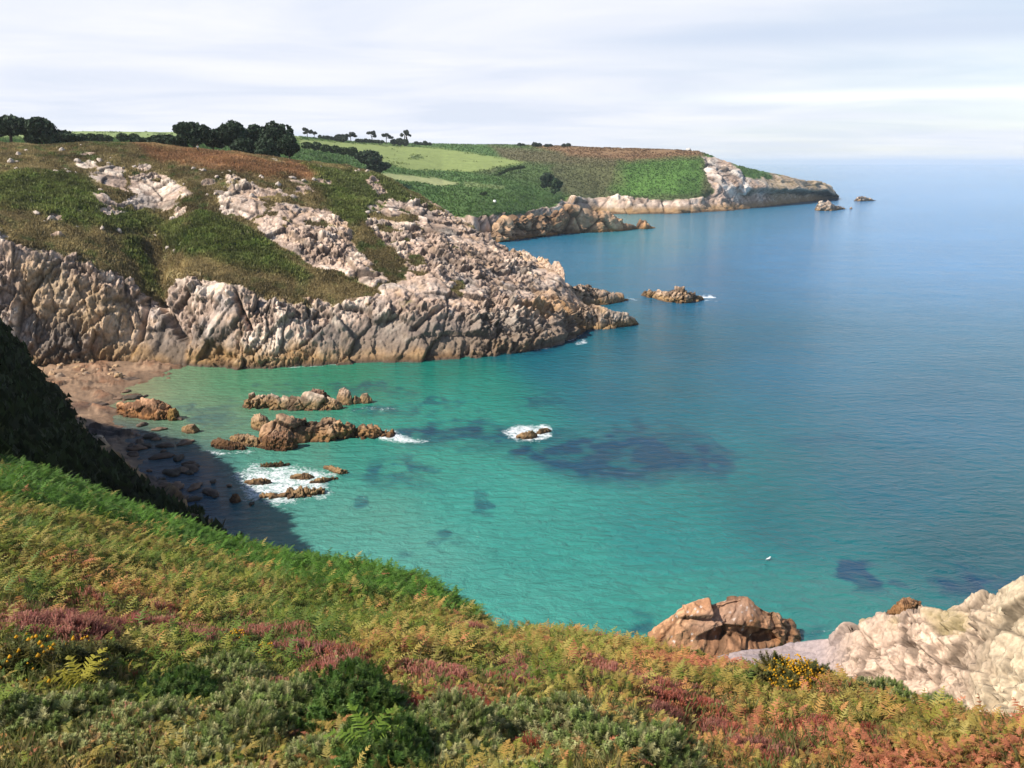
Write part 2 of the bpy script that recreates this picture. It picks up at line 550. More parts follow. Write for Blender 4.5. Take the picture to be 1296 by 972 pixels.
rc = rc + (np.array((.46, .32, .17)) - rc) * (tan_ * .5)[:, None]
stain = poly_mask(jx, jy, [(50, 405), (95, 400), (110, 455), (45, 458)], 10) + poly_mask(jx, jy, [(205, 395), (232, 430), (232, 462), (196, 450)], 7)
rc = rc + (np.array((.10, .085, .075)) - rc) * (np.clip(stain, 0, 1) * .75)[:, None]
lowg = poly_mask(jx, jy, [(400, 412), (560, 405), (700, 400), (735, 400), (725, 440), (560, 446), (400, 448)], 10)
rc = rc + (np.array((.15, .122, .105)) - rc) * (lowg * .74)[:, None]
hn = fbm(P0 / 7, 4, 21)[:, None]; hn2 = fbm(P0 / 2.0, 4, 22)[:, None]
vc = np.array((.125, .098, .045)) + (np.array((.19, .15, .07)) - np.array((.125, .098, .045))) * sstep(-.2, .5, hn)
vc = vc + (np.array((.07, .085, .028)) - vc) * sstep(0, .55, hn2 - hn * .4)
lowdry = poly_mask(jx, jy, [(0, 285), (170, 300), (200, 380), (240, 340), (420, 385), (470, 365), (380, 350), (220, 325), (0, 270)], 10)[:, None]
vc = vc + (np.array((.20, .155, .075)) - vc) * lowdry * .6
vc = vc + (np.array((.23, .105, .055)) - vc) * (red * .62)[:, None]
gc = np.array((.072, .098, .022)) * (1 + .5 * hn2)
rg = poly_mask(jx, jy, [(400, 205), (480, 220), (545, 262), (470, 262), (430, 240)], 8)[:, None]
vc = vc + (gc - vc) * (green * .80)[:, None]
vc = vc + (np.array((.085, .10, .035)) - vc) * rg * .5
vc *= (1 + .25 * hn2) * 1.45
rs = sstep(.35, .6, rock + wob2 * .25 + wob3 * .15)[:, None]
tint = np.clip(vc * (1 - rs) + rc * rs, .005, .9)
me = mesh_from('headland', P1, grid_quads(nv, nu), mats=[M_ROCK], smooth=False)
vcol(me, 'tint', tint)
obj('headland', me, label='rocky headland with heath and pale granite cliffs across the cove', kind='structure')
H1P, H1PX, H1PY, H1ROCK, H1GREEN, H1RED, H1NV, H1TINT, H1V = P1, bx, by, rock, green, red, nrm, tint, pv

# scrub growing on the headland
def tufts(P, N_, size, colour, seed, blades=3, h=1.0):
    """upright ragged leaf clumps, blades triangles each"""
    r = np.random.default_rng(seed)
    n = len(P)
    V = []; C = []
    for b in range(blades):
        ang = r.uniform(0, math.tau, n)
        s = size * r.uniform(.6, 1.3, n)
        t = np.stack([np.cos(ang), np.sin(ang), np.zeros(n)], 1)
        off = np.stack([r.normal(0, .35, n), r.normal(0, .35, n), np.zeros(n)], 1) * s[:, None]
        lean = np.stack([r.normal(0, .35, n), r.normal(0, .35, n), np.ones(n) * h], 1) * s[:, None]
        base = P + off
        V.append(np.stack([base - t * s[:, None] * .55 - np.array([0, 0, .1]), base + t * s[:, None] * .55 - np.array([0, 0, .1]), base + lean], 1))
        k = r.uniform(.65, 1.4, n)[:, None]
        C.append(np.repeat((colour * k)[:, None, :], 3, 1))
    V = np.concatenate(V).reshape(-1, 3); C = np.concatenate(C).reshape(-1, 3)
    T = np.arange(len(V)).reshape(-1, 3)
    return V, T, C

vis = (pv > 2.3) & (pv < 5.4) & (rock < .4) & (bx > -60)
ids = np.flatnonzero(vis)
pick = rng.choice(ids, min(90000, len(ids)), replace=False)
V, T, C = tufts(P1[pick], None, np.where(green[pick] > .5, .5, .36) * np.clip(1 + .8 * fbm(P1[pick] / 3.5, 2, 18), .5, 2), tint[pick] * 1.15 * np.clip(1 + .7 * fbm(P1[pick] / 4.5, 3, 19), .5, 1.6)[:, None], 3, 3, 1.0)
me = mesh_from('heath_scrub', V, None, T, [M_LEAF], smooth=False)
vcol(me, 'tint', np.clip(C, 0, 1))
obj('heath_scrub', me, label='low heath, bracken and dry grass covering the slopes of the near headland', cat='scrub', kind='stuff')

# ------------------------------------------------------------------ far coast: fields, heath, far point
def fcol(px, rows): return (px, rows)
cols = []
def B(px, wpy, wd, lip, lipoff, rows, sky_, beh=120):
    w_ = atd(px, wpy, wd) if wpy else adz(px, wd, 0)
    w_[2] = 0
    deep = adz(px, wd - 15, -4, wpy or 206)
    l_ = atd(px, lip, wd + lipoff)
    pts = [deep, w_, l_] + [atd(px, a, b) for a, b in rows] + [atd(px, *sky_)]
    s = pts[-1]
    cols.append((px, pts + [adz(px, sky_[1] + beh, s[2] - beh * .02 - (0 if px < 880 else s[2] * .5))]))
def dw(px, py):
    p = atz(px, py); return math.hypot(p[0], p[1])
for px, a, s in ((-300, 185, 166), (0, 184, 167), (110, 183, 166), (200, 186, 167), (300, 196, 168), (375, 206, 172)):
    B(px, None, 290, 214 if px < 300 else 222, 12, [(a + 10, 345), (a - 3, 430)], (s, 700))
B(430, 315, 361, 250, 25, [(222, 440), (198, 560)], (178, 780))
B(500, 315, 361, 262, 25, [(236, 470), (206, 600)], (181, 850))
B(560, 312, 370, 272, 22, [(244, 480), (212, 640)], (182, 860))
B(600, 309, dw(600, 309), 275, 14, [(246, 480), (212, 650)], (183, 860))
B(640, 304, 440, 271, 16, [(248, 505), (214, 660)], (183, 850))
B(680, 300, 500, 266, 16, [(251, 555), (215, 665)], (184, 840))
B(715, 297, 560, 261, 16, [(250, 605), (216, 675)], (185, 815))
B(756, 271, dw(756, 271), 251, 16, [(236, 650), (212, 690)], (187, 780))
B(800, 271, dw(800, 271), 252, 14, [(246, 650), (216, 690)], (188, 770))
B(860, 270.5, dw(860, 270.5), 252, 14, [(245, 650), (216, 690)], (190, 760))
B(885, 269, dw(885, 269), 251, 14, [(244, 665), (216, 700)], (191.5, 755))
B(900, 268, dw(900, 268), 250, 16, [(235, 680), (214, 705)], (197, 750))
B(920, 267, dw(920, 267), 249, 16, [(236, 695), (219, 715)], (206, 755))
B(950, 264, dw(950, 264), 247, 16, [(237, 715), (224, 735)], (214, 770))
B(980, 260.5, dw(980, 260.5), 247, 14, [(239, 755), (229, 775)], (220, 800))
B(1000, 258, dw(1000, 258), 246, 12, [(240, 780), (232, 795)], (225, 815))
B(1030, 254.5, dw(1030, 254.5), 245, 8, [(240, 838), (234, 848)], (229, 860))
B(1048, 252, dw(1048, 252), 246, 6, [(241, 868), (236, 876)], (233, 885))
B(1055, 251, dw(1055, 251), 247, 5, [(245, 884), (243, 890)], (241, 897))
B(1062, 250, dw(1062, 250), 249, 4, [(248.3, 908), (248, 912)], (247.8, 916), 30)
upx = np.arange(-250, 1062.5, 1.6)
G, PV = sheet(cols, upx, 250, smooth=2)
nv, nu = PV.shape
P0 = G.reshape(-1, 3); pv = PV.ravel(); bx, by = proj(P0)
wob = fbm(P0 / 22.0, 4, 3); wob2 = fbm(P0 / 8.0, 3, 5)
jx, jy = bx + wob * 8, by + wob2 * 2.0
rock = sstep(2.12, 1.92, pv + wob * .15) * (bx > 380)
rk2 = poly_mask(bx + wob2 * 6, by + wob2 * 2, [(888, 196), (905, 200), (950, 215), (1062, 232), (1075, 255), (880, 275), (880, 252), (900, 246), (895, 225)], 3)
gr_ = poly_mask(bx + wob2 * 8, by + wob2 * 3, [(925, 208), (985, 222), (960, 230), (940, 222)], 4) * .8
rock = np.maximum(rock, rk2 * (1 - gr_))
rock = np.maximum(rock, poly_mask(jx, jy, [(702, 262), (712, 252), (745, 250), (760, 262), (740, 268)], 3) * .9)
nrm = grid_normals(G).reshape(-1, 3)
d, crack, hue = rock_disp(P0, [(18, 2.2, 1.6), (8, 1.0, .9), (3.5, .4, .4)])
dirn = nrm * .7 + np.array([.2, -.4, .4]); dirn /= np.linalg.norm(dirn, axis=1, keepdims=True)
amp = np.interp(pv, [0, 1, 2], [.2, .5, 1])
amp = amp * np.interp(bx, [-300, 860, 900, 1000], [.8, .8, .42, .25])
P1 = P0 + dirn * (rock * amp * (d + .3))[:, None]
P1[:, 2] += (1 - rock) * (fbm(P0 / 6, 3, 15) * .35)
rc = rock_colour(P1 / 2.2, hue, crack, P1[:, 2] * .8, 5)
wh = poly_mask(bx + wob2 * 8, by, [(885, 200), (905, 203), (970, 235), (965, 248), (905, 246)], 6)[:, None] * sstep(-.1, .3, wob2)[:, None]
rc = rc + (np.array((.68, .62, .56)) - rc) * wh * .8
rc = rc + (np.array((.36, .28, .15)) - rc) * (poly_mask(bx, by, [(960, 222), (1070, 225), (1070, 252), (980, 256)], 8) * .5)[:, None]
n1 = fbm(P0 / 40, 4, 31)[:, None]; n2 = fbm(P0 / 9, 4, 32)[:, None]
vc = np.array((.055, .105, .028)) + np.zeros_like(P0)
def paint(col, poly, soft=3, k=1.0, var=.15):
    global vc
    m = (poly_mask(jx, jy, poly, soft) * k)[:, None]
    vc = vc + (np.array(col) * (1 + var * n2) - vc) * m
vc = vc * 1.3 * (1 + .35 * n2)
paint((.21, .27, .10), [(-300, 150), (380, 160), (380, 176), (-300, 176)], 2)
paint((.10, .10, .045), [(600, 214), (700, 205), (800, 205), (905, 215), (900, 252), (740, 255), (700, 240)], 8, .9, .3)
paint((.12, .10, .05), [(620, 184), (760, 195), (890, 196), (890, 214), (760, 210), (640, 205)], 5, .9)
paint((.20, .115, .06), [(660, 180), (700, 182), (900, 186), (885, 198), (800, 203), (720, 197)], 4, .95)
paint((.075, .16, .03), [(780, 206), (888, 199), (888, 246), (790, 250), (770, 238)], 5, .9, .45)
paint((.12, .12, .05), [(735, 206), (790, 208), (790, 236), (745, 240)], 8, .6)
paint((.07, .13, .03), [(560, 235), (640, 240), (700, 252), (720, 262), (600, 275), (540, 268)], 4, .8, .3)
paint((.065, .125, .03), [(640, 206), (700, 210), (690, 240), (610, 232)], 5, .7)
paint((.215, .265, .085), [(378, 176), (430, 180), (500, 184), (560, 188), (640, 201), (662, 206), (600, 217), (520, 215), (450, 196), (382, 188)], 1.6, 1)
paint((.29, .31, .14), [(478, 219), (520, 222), (560, 227), (582, 233), (560, 236), (520, 231), (484, 226)], 1.6, 1)
paint((.20, .25, .10), [(584, 230), (640, 236), (630, 239), (590, 236)], 1.5, .8)
paint((.07, .11, .04), [(520, 197), (535, 197), (535, 201), (520, 201)], 1.5, .8)
rs = sstep(.35, .6, rock + wob2 * .25)[:, None]
tint = np.clip(vc * (1 - rs) + rc * rs, .005, .9)
me = mesh_from('far_headland', P1, grid_quads(nv, nu), mats=[M_FAR])
vcol(me, 'tint', tint)
obj('far_headland', me, label='far coast of fields and heath ending in a pale rocky point', kind='structure')
FARG = P1.reshape(nv, nu, 3); FARPX = bx.reshape(nv, nu); FARPY = by.reshape(nv, nu); FARV = PV

vis = (pv > 2.0) & (pv < 5.2) & (rock < .3) & (tint[:, 0] < .2) & (bx > -40)
ids = np.flatnonzero(vis)
pick = rng.choice(ids, min(26000, len(ids)), replace=False)
V, T, C = tufts(P1[pick], None, .9, tint[pick], 8, 3, .9)
me = mesh_from('hill_scrub', V, None, T, [M_LEAF], smooth=False)
vcol(me, 'tint', np.clip(C, 0, 1))
obj('hill_scrub', me, label='bracken and rough grass on the distant hillside above the inlet', cat='scrub', kind='stuff')

# ------------------------------------------------------------------ free rocks: reefs, stacks, ledges, outcrops
def rock_piece(name, cs, label, cat='rock', group=None, depth=1.0, res=1.0, scales=None, amp=1.0, warm=.25, seed=0, low=True, pale=0.0, mat=None, zbase=0.0, rise=1.0, parent=None, tintc=None):
    """cs: (px, py of the waterline, py of the top). A closed, jointed rock with a real back."""
    cs = sorted(cs)
    px0, px1 = cs[0][0], cs[-1][0]
    cols = []
    K = len(cs)
    for k, (px, wp, tp) in enumerate(cs):
        p = atz(px, wp, zbase); d0 = math.hypot(p[0], p[1])
        # height of the top above the waterline if the top stands a little behind the front
        h = max((wp - tp) / F * d0 * rise, .05)
        th = max(h * 1.1, .35 * (px1 - px0) / F * d0 * depth) * (.35 + .65 * math.sin(math.pi * (k + .5) / K))
        top = atd(px, tp, d0 + th * .45)
        top[2] = max(top[2], zbase + .12)
        hh = top[2] - zbase
        pts = [adz(px, d0 - th * .12, zbase - .9, wp), adz(px, d0, zbase, wp), adz(px, d0 + th * .18, zbase + hh * .68, wp), top,
               adz(px, d0 + th * .78, zbase + hh * .7, tp), adz(px, d0 + th, zbase, tp), adz(px, d0 + th * 1.1, zbase - .9, tp)]
        cols.append((px, pts))
    dd = math.hypot(*atz(.5 * (px0 + px1), cs[K // 2][1], zbase)[:2])
    step = max((px1 - px0) / 160.0, .6 / res)
    upx = np.arange(px0, px1 + step * .5, step)
    nv = int(max(24, min(140, 46 * res)))
    G, PV = sheet(cols, upx, nv, smooth=1, power=0)
    nv, nu = PV.shape
    P0 = G.reshape(-1, 3)
    # close the two ends
    u = np.linspace(0, 1, nu)
    endf = np.minimum(1, np.minimum(u, 1 - u) / .06)[None, :].repeat(nv, 0).ravel()
    cz = np.maximum(P0[:, 2] - zbase, 0)
    P0[:, 2] = np.where(P0[:, 2] > zbase - .4, zbase - .4 + (P0[:, 2] - zbase + .4) * np.sqrt(endf), P0[:, 2])
    size = (px1 - px0) / F * dd
    s0 = max(size * .17, .5)
    sc_ = scales or [(s0, s0 * .10, s0 * .12), (s0 * .45, s0 * .065, s0 * .09), (s0 * .2, s0 * .035, s0 * .04)]
    nrm = grid_normals(G).reshape(-1, 3)
    d, crack, hue = rock_disp(P0 + seed * 13.7, sc_, (1, 1, 1.2))
    P1 = P0 + nrm * (amp * d * np.clip(endf * 1.2, .3, 1))[:, None]
    c = rock_colour(P1 + seed * 5.1, hue, crack, P1[:, 2] * 2.2 + .25, 9 + seed, low, warm) * (.92 if low else 1.1)
    if low:
        wdm = sstep(.05, .40, fbm(P1 / (size * .10 + .5) + seed, 4, 88))[:, None]
        c = c + (np.array((.075, .050, .035)) - c) * wdm * .75
    if pale: c = c + (np.array((.66, .55, .44)) - c) * pale * (1 - .5 * crack[:, None])
    if tintc is not None: c = c * np.array(tintc)
    # ends closed by one fan each
    Q = grid_quads(nv, nu)
    extra = []
    ids = np.arange(nv * nu).reshape(nv, nu)
    V = np.vstack([P1, G[:, 0].mean(0), G[:, -1].mean(0)])
    for e, col in ((len(P1), ids[:, 0]), (len(P1) + 1, ids[:, -1])):
        for a, b in zip(col[:-1], col[1:]): extra.append((a, b, e) if e > len(P1) else (b, a, e))
        extra.append((col[-1], col[0], e) if e > len(P1) else (col[0], col[-1], e))
    bot = np.stack([ids[0, :-1], ids[0, 1:], ids[-1, 1:], ids[-1, :-1]], 1)[:, ::-1]
    Q = np.vstack([Q, bot])
    ctr = V[:-2].mean(0); ctr[2] = zbase
    me = mesh_from(name, V - ctr, Q, np.array(extra), [mat or M_ROCK], smooth=False)
    vcol(me, 'tint', np.vstack([np.clip(c, .01, .9), c[:1], c[:1]]))
    o = obj(name, me, parent, label, cat, group)
    o.location = ctr
    return o

GR = 'rocks standing in the cove'
rock_piece('reef_rock', [(306, 516, 513), (313, 518, 501), (330, 518, 499), (350, 519, 501), (372, 520, 502), (392, 520, 499), (410, 520, 504), (428, 518, 510)],
           'long low brown reef rock, the far one of two parallel reefs in the cove', group=GR, res=1.6, depth=.55, seed=1)
rock_piece('reef_rock', [(384, 513, 509), (391, 513, 495), (398, 513, 491), (408, 513, 495), (420, 511, 503)], 'dark brown peaked rock rising behind the right part of the far reef', group=GR, res=1.3, seed=2, tintc=(.5, .42, .4))
rock_piece('boulder', [(403, 515, 511), (410, 518, 503), (418, 519, 503), (428, 519, 507), (434, 517, 513)], 'rounded pale boulder in front of the dark peaked rock on the far reef', 'boulder', GR, res=1.3, seed=3)
rock_piece('boulder', [(426, 511, 504), (429, 512, 493), (435, 513, 490), (441, 513, 493), (446, 512, 501)], 'tall upright boulder at the right end of the far reef', 'boulder', GR, res=1.2, seed=4, amp=.8)
rock_piece('boulder', [(444, 511, 505), (449, 512, 500), (455, 511, 503), (458, 510, 506)], 'small boulder wedged between the upright boulder and the round one', 'boulder', GR, seed=5)
rock_piece('boulder', [(454, 510, 505), (459, 511, 498), (465, 511, 498), (471, 510, 505)], 'small round boulder, outermost rock of the far reef', 'boulder', GR, seed=6)
rock_piece('reef_rock', [(322, 560, 553), (332, 565, 541), (345, 566, 535), (356, 565, 528), (370, 564, 530), (385, 562, 530), (400, 560, 530), (412, 559, 532), (428, 558, 533), (445, 557, 534), (460, 556, 538), (478, 553, 544), (500, 552, 549)],
           'large craggy brown reef rock, the near one of two parallel reefs', group=GR, res=2.0, depth=.6, seed=7, amp=.9, tintc=(.9, .78, .66))
rock_piece('boulder', [(317, 540, 532), (321, 544, 525), (329, 546, 523), (337, 545, 527), (342, 543, 534)], 'rounded tan boulder behind the left end of the near reef', 'boulder', GR, res=1.3, seed=8)
rock_piece('reef_rock', [(328, 566, 560), (336, 570, 551), (350, 571, 546), (365, 571, 545), (376, 568, 553)], 'dark weedy rubble rock at the front of the near reef', group=GR, res=1.4, seed=9, tintc=(.5, .4, .36))
rock_piece('reef_rock', [(266, 566, 561), (276, 568, 554), (288, 570, 557), (300, 570, 560), (312, 570, 565)], 'dark low rock with foam at the shore end of the near reef', group=GR, res=1.2, seed=10, tintc=(.4, .33, .3))
rock_piece('reef_rock', [(290, 562, 556), (300, 564, 549), (314, 566, 549), (328, 566, 555)], 'low tan rock between the dark shore rock and the near reef', group=GR, res=1.2, seed=11)
rock_piece('reef_rock', [(308, 611, 610), (318, 614, 606), (330, 614, 604), (340, 613, 607), (346, 611, 610)], 'flat tan rock awash at the left of the white foam', group=GR, seed=12, depth=.7)
rock_piece('reef_rock', [(328, 629, 627), (342, 631, 625), (358, 630, 624), (375, 630, 621), (390, 629, 618), (402, 627, 618), (414, 625, 623)], 'long flat brown rock at the front of the white foam', group=GR, seed=13, res=1.3, depth=.5)
rock_piece('reef_rock', [(366, 606, 603), (378, 607, 599), (390, 607, 599), (399, 605, 603)], 'flat olive rock in the middle of the foam', group=GR, seed=14, depth=.6)
rock_piece('reef_rock', [(390, 612, 610), (404, 612, 605), (418, 609, 604), (429, 606, 605)], 'low pale brown rock on the right side of the foam', group=GR, seed=15, depth=.5)
rock_piece('reef_rock', [(408, 592, 590), (418, 597, 589), (430, 601, 592), (441, 599, 596)], 'small rust coloured rock at the upper right corner of the foam', group=GR, seed=16, depth=.7)
rock_piece('reef_rock', [(328, 591, 588), (342, 592, 585), (356, 591, 585), (368, 589, 588)], 'dark weed covered rock at the top of the foam', group=GR, seed=17, depth=.6, tintc=(.4, .42, .35))
rock_piece('boulder', [(290, 636, 632), (295, 638, 625), (301, 637, 625), (305, 635, 631)], 'dark boulder in the shaded water left of the foam', 'boulder', GR, seed=18, tintc=(.6, .5, .5))
rock_piece('reef_rock', [(652, 554, 552), (662, 556, 547), (673, 556, 545), (681, 553, 548)], 'brown rock in a ring of white water in open cove, the front one of two', group=GR, seed=19, depth=.6)
rock_piece('reef_rock', [(678, 549, 547), (684, 550, 542), (691, 548, 541), (699, 546, 544)], 'small brown rock in a ring of white water, the rear one of two', group=GR, seed=20, depth=.6)
rock_piece('islet', [(811, 374, 371), (820, 377, 367.5), (832, 379, 367.5), (845, 383, 368), (856, 384, 365.5), (868, 384, 366), (880, 382, 371), (892, 380, 377)],
           'low ochre islet with a splash of surf off the headland', 'islet', None, res=1.6, depth=.6, seed=21)
rock_piece('rock_ledge', [(716, 424, 402), (728, 420, 396), (738, 418, 388), (748, 417, 386), (760, 417, 390), (775, 416, 394), (790, 414, 398), (802, 412, 403), (810, 410, 408)],
           'ochre rock ledge running into the sea, the near one of two tongues', 'rock ledge', 'rock ledges at the foot of the headland', res=1.7, depth=.55, seed=22)
rock_piece('rock_ledge', [(700, 402, 362), (716, 396, 360), (732, 390, 361), (748, 387, 362), (762, 386, 367), (776, 384, 371), (788, 382, 374), (797, 380, 378)],
           'ochre rock ledge running into the sea, the far one of two tongues', 'rock ledge', 'rock ledges at the foot of the headland', res=1.7, depth=.7, seed=23)
for cs, lb, s in (([(640, 330, 322), (648, 338, 317), (662, 340, 317), (674, 342, 323), (684, 344, 334)], 'lichen covered orange crag at the top left of the headland tip', 31),
                  ([(672, 345, 334), (682, 348, 324), (692, 350, 328), (700, 352, 338)], 'middle pale crag of the three on the headland tip', 32),
                  ([(694, 352, 340), (702, 356, 330), (708, 358, 331), (715, 360, 346)], 'pointed crag with orange top standing alone on the headland tip', 33)):
    o = rock_piece('crag', cs, lb, 'crag', 'crags on the tip of the headland', res=1.5, seed=s, zbase=8.0, low=False, warm=.1, depth=1.2, amp=1.2)
# promontory in front of the inlet
rock_piece('rock_ledge', [(612, 308, 296), (640, 305, 280), (670, 301, 275), (700, 298, 270), (725, 296, 262), (745, 295, 262), (760, 294, 268), (775, 293, 271), (790, 292, 279), (808, 290.5, 282), (820, 290, 285), (829, 289, 287)],
           'long rocky promontory with an ochre waterline in front of the green inlet', 'rock ledge', None, res=2.4, depth=.4, seed=24, amp=.8, tintc=(.95, .82, .68))
rock_piece('islet', [(1031, 266, 263), (1037, 267, 256), (1044, 267, 254), (1052, 267, 257), (1058, 266, 260), (1066, 265, 263), (1080, 264.5, 263.6)], 'stubby sea stack with a flat tail off the far point', 'islet', None, seed=25, depth=.5)
rock_piece('islet', [(1082, 254, 251), (1089, 255, 248), (1097, 254.5, 250), (1109, 254, 253)], 'outermost small dark islet beyond the far point', 'islet', None, seed=26, depth=.5)
GS = 'rocks on the shore of the cove'
rock_piece('reef_rock', [(146, 522, 516), (160, 528, 508), (180, 531, 504), (200, 532, 504), (222, 530, 513)], 'broad flat reddish reef on the sand at the edge of the shadow', group=GS, seed=27, res=1.4, depth=.5, rise=.5, tintc=(1.0, .75, .6))
rock_piece('boulder', [(210, 530, 524), (215, 533, 517), (221, 533, 516), (227, 531, 521)], 'mossy boulder at the right end of the flat reddish reef', 'boulder', GS, seed=28, tintc=(.75, .7, .45))
rock_piece('boulder', [(230, 546, 542), (237, 549, 538), (246, 549, 537), (253, 546, 543)], 'tan boulder with a shadowed side standing alone in the shallows', 'boulder', GS, seed=29)
rock_piece('boulder', [(1121, 778, 774), (1130, 781, 766), (1142, 783, 758), (1152, 783, 755), (1164, 779, 764), (1172, 774, 771)], 'small brown boulder in the sea behind the pale cliff', 'boulder', None, res=1.5, seed=30, mat=M_ROCKN, tintc=(.8, .62, .5))

# cobbles at the cliff foot
cob = []
def boulder_mesh(name, r, seed, cols_, flat=.75):
    bm_v = []
    nu_, nv_ = 22, 13
    th = np.linspace(0, math.tau, nu_, endpoint=False); ph = np.linspace(.02, math.pi - .02, nv_)
    a, b = np.meshgrid(ph, th, indexing='ij')
    D = np.stack([np.sin(a) * np.cos(b), np.sin(a) * np.sin(b), np.cos(a)], -1).reshape(-1, 3)
    f1, f2, cid, tl = voro(D * 1.3 + seed * 7.7, seed)
    rad = 1 + (cid - .5) * .35 + tl * .25 + fbm(D * 3 + seed, 3, seed) * .15
    P = D * rad[:, None] * r * np.array([1, .8, flat])
    ids = np.arange(nu_ * nv_).reshape(nv_, nu_)
    nx = np.roll(ids, -1, 1)
    Q = np.stack([ids[:-1], nx[:-1], nx[1:], ids[1:]], -1).reshape(-1, 4)[:, ::-1]
    me = mesh_from(name, P, Q, None, [M_ROCK], smooth=False)
    c = np.array(cols_) * (1 + .3 * fbm(D * 2.5 + seed, 3, seed + 5)[:, None])
    vcol(me, 'tint', np.clip(c, .02, .9))
    return me
cobm = [boulder_mesh('cobble', .55, 40 + k, c) for k, c in enumerate(((.40, .26, .14), (.33, .24, .17), (.45, .30, .18)))]
for k in range(46):
    px = random.uniform(58, 150); py = random.uniform(456, 480) - (px - 60) * .02
    p = atz(px, py, .6)
    o = obj('boulder', cobm[k % 3], label='orange brown boulder in the loose pile at the foot of the left cliff', cat='boulder', group='loose boulders at the cliff foot')
    s = random.uniform(.5, 1.5)
    o.location = (p[0], p[1], .6 + .15 * s); o.scale = (s, s, s); o.rotation_euler = (random.uniform(-.3, .3), random.uniform(-.3, .3), random.uniform(0, 6))

dkm = [boulder_mesh('boulder', .5, 70 + k, c, .55) for k, c in enumerate(((.12, .085, .065), (.20, .13, .09), (.08, .065, .05)))]
for k in range(60):
    py = random.uniform(478, 640)
    px = np.interp(py, [478, 500, 540, 580, 640], [150, 165, 190, 205, 250]) + random.gauss(0, 26)
    p = atz(px, py, .15)
    s = random.uniform(.5, 1.9)
    o = obj('boulder', dkm[k % 3], label='dark low weed covered stone strewn along the edge of the beach', cat='boulder', group='stones strewn along the beach edge')
    o.location = (p[0], p[1], .12); o.scale = (s * random.uniform(1, 1.7), s, s * .8); o.rotation_euler = (0, 0, random.uniform(0, 6))

# pale boulders among the heath
palem = [boulder_mesh('boulder', .8, 60 + k, c, .8) for k, c in enumerate(((.50, .42, .36), (.46, .38, .32), (.42, .36, .31)))]
sel = np.flatnonzero((H1V > 3.2) & (H1V < 4.95) & (H1ROCK < .3) & (H1GREEN < .3) & (H1RED < .3) & (H1PX > 0) & (H1PX < 480))
cl_c = [(300, 232), (240, 225), (330, 225), (150, 205), (70, 193), (30, 210), (75, 225), (60, 255), (420, 215), (450, 235), (480, 245), (285, 215), (110, 290), (225, 300)]
tops = []
for k in range(75):
    cxy = cl_c[k % len(cl_c)]
    want = (cxy[0] + random.gauss(0, 22), cxy[1] + random.gauss(0, 9))
    j = sel[np.argmin((H1PX[sel] - want[0]) ** 2 + (H1PY[sel] - want[1]) ** 2)]
    p = H1P[j]
    s = random.uniform(.25, .95)
    o = obj('boulder', palem[k % 3], label='pale granite boulder lying in the heath on the headland slope', cat='boulder', group='pale boulders on the headland slope')
    o.location = (p[0], p[1], p[2] + .05 * s); o.scale = (s * random.uniform(.8, 1.4), s, s * random.uniform(.7, 1.3)); o.rotation_euler = (random.uniform(-.4, .4), random.uniform(-.4, .4), random.uniform(0, 6))

# ------------------------------------------------------------------ hillside under the camera
def e(px, py, d): return atd(px, py, d)
HC = [  # px, edge (py, dist), then four (dist, z or pixel row) points beyond the edge
    (-1100, None, [(34, 31), (60, 32), (110, 33), (150, 34), (190, 34)]),
    (-600, None, [(34, 29), (60, 28.5), (105, 29), (150, 29), (190, 26)]),
    (-400, None, [(33, 27.5), (60, 26), (98, 27), (135, 25.5), (170, 14)]),
    (-200, None, [(33, 26.4), (60, 24), (92, 27.5), (112, 19), (138, 1)]),
    (-100, None, [(33, 26), (50, 22), (85, 24.0), (108, 22), (135, 1)]),
    (0, (565, 32), [(42, 19.5), (60, 19.2), (82, 19.3), (112, 19.4), (131, .8)]),
    (50, (583, 31.5), [(42, 17), (60, 16.6), (82, 15.0), (119, 12.8), (132, .6)]),
    (95, (600, 31), [(44, 14.5), (62, 11.6), (85, 9.8), (124, 3.2), (131, -.4)]),
    (150, (622, 31), [(44, 13), (62, 9.8), (82, 6.8), (104, 1.7), (112, -1)]),
    (210, (642, 30.5), [(43, 11.5), (58, 8.4), (74, 5.6), (90, 1.6), (98, -1)]),
    (290, (671, 30), [(40, 11), (52, 7.2), (64, 4.4), (77, 1.3), (84, -1.5)]),
    (380, (693, 26), [(32, 11), (38, 5), (46, 0), (54, -2), (60, -3)]),
    (450, (704, 24), [(30, 11), (36, 5), (44, 0), (50, -2), (56, -3)]),
    (540, (730, 21), [(27, 11), (33, 5), (40, 0), (46, -2), (52, -3)]),
    (640, (781, 18), [(24, 11), (30, 5), (38, 0), (44, -2), (50, -3)]),
    (720, (795, 16.5), [(22, 14), (28, 7), (36, 1), (42, -2), (48, -3)]),
    (800, (806, 15.5), [(21, 16), (27, 8), (36, 1), (42, -2), (48, -3)]),
    (900, (825, 14), [(19, 17), (25, 9), (36, 2), (42, -1), (48, -3)]),
    (1000, (842, 12.5), [(18, 18), (24, 10), (32, 4), (40, 0), (48, -3)]),
    (1100, (866, 11.5), [(17, 18), (23, 11), (30, 6), (38, 2), (46, -2)]),
    (1200, (884, 10.5), [(16, 19), (22, 12), (28, 8), (36, 3), (46, -2)]),
    (1296, (896, 10), [(16, 19), (22, 12), (28, 8), (36, 3), (46, -2)]),
    (1600, (960, 8.5), [(14, 20), (20, 13), (26, 9), (34, 4), (46, -2)]),
    (2200, (1060, 7), [(12, 22), (18, 15), (24, 10), (32, 5), (46, -2)])]
EDGE = {}
cols = []
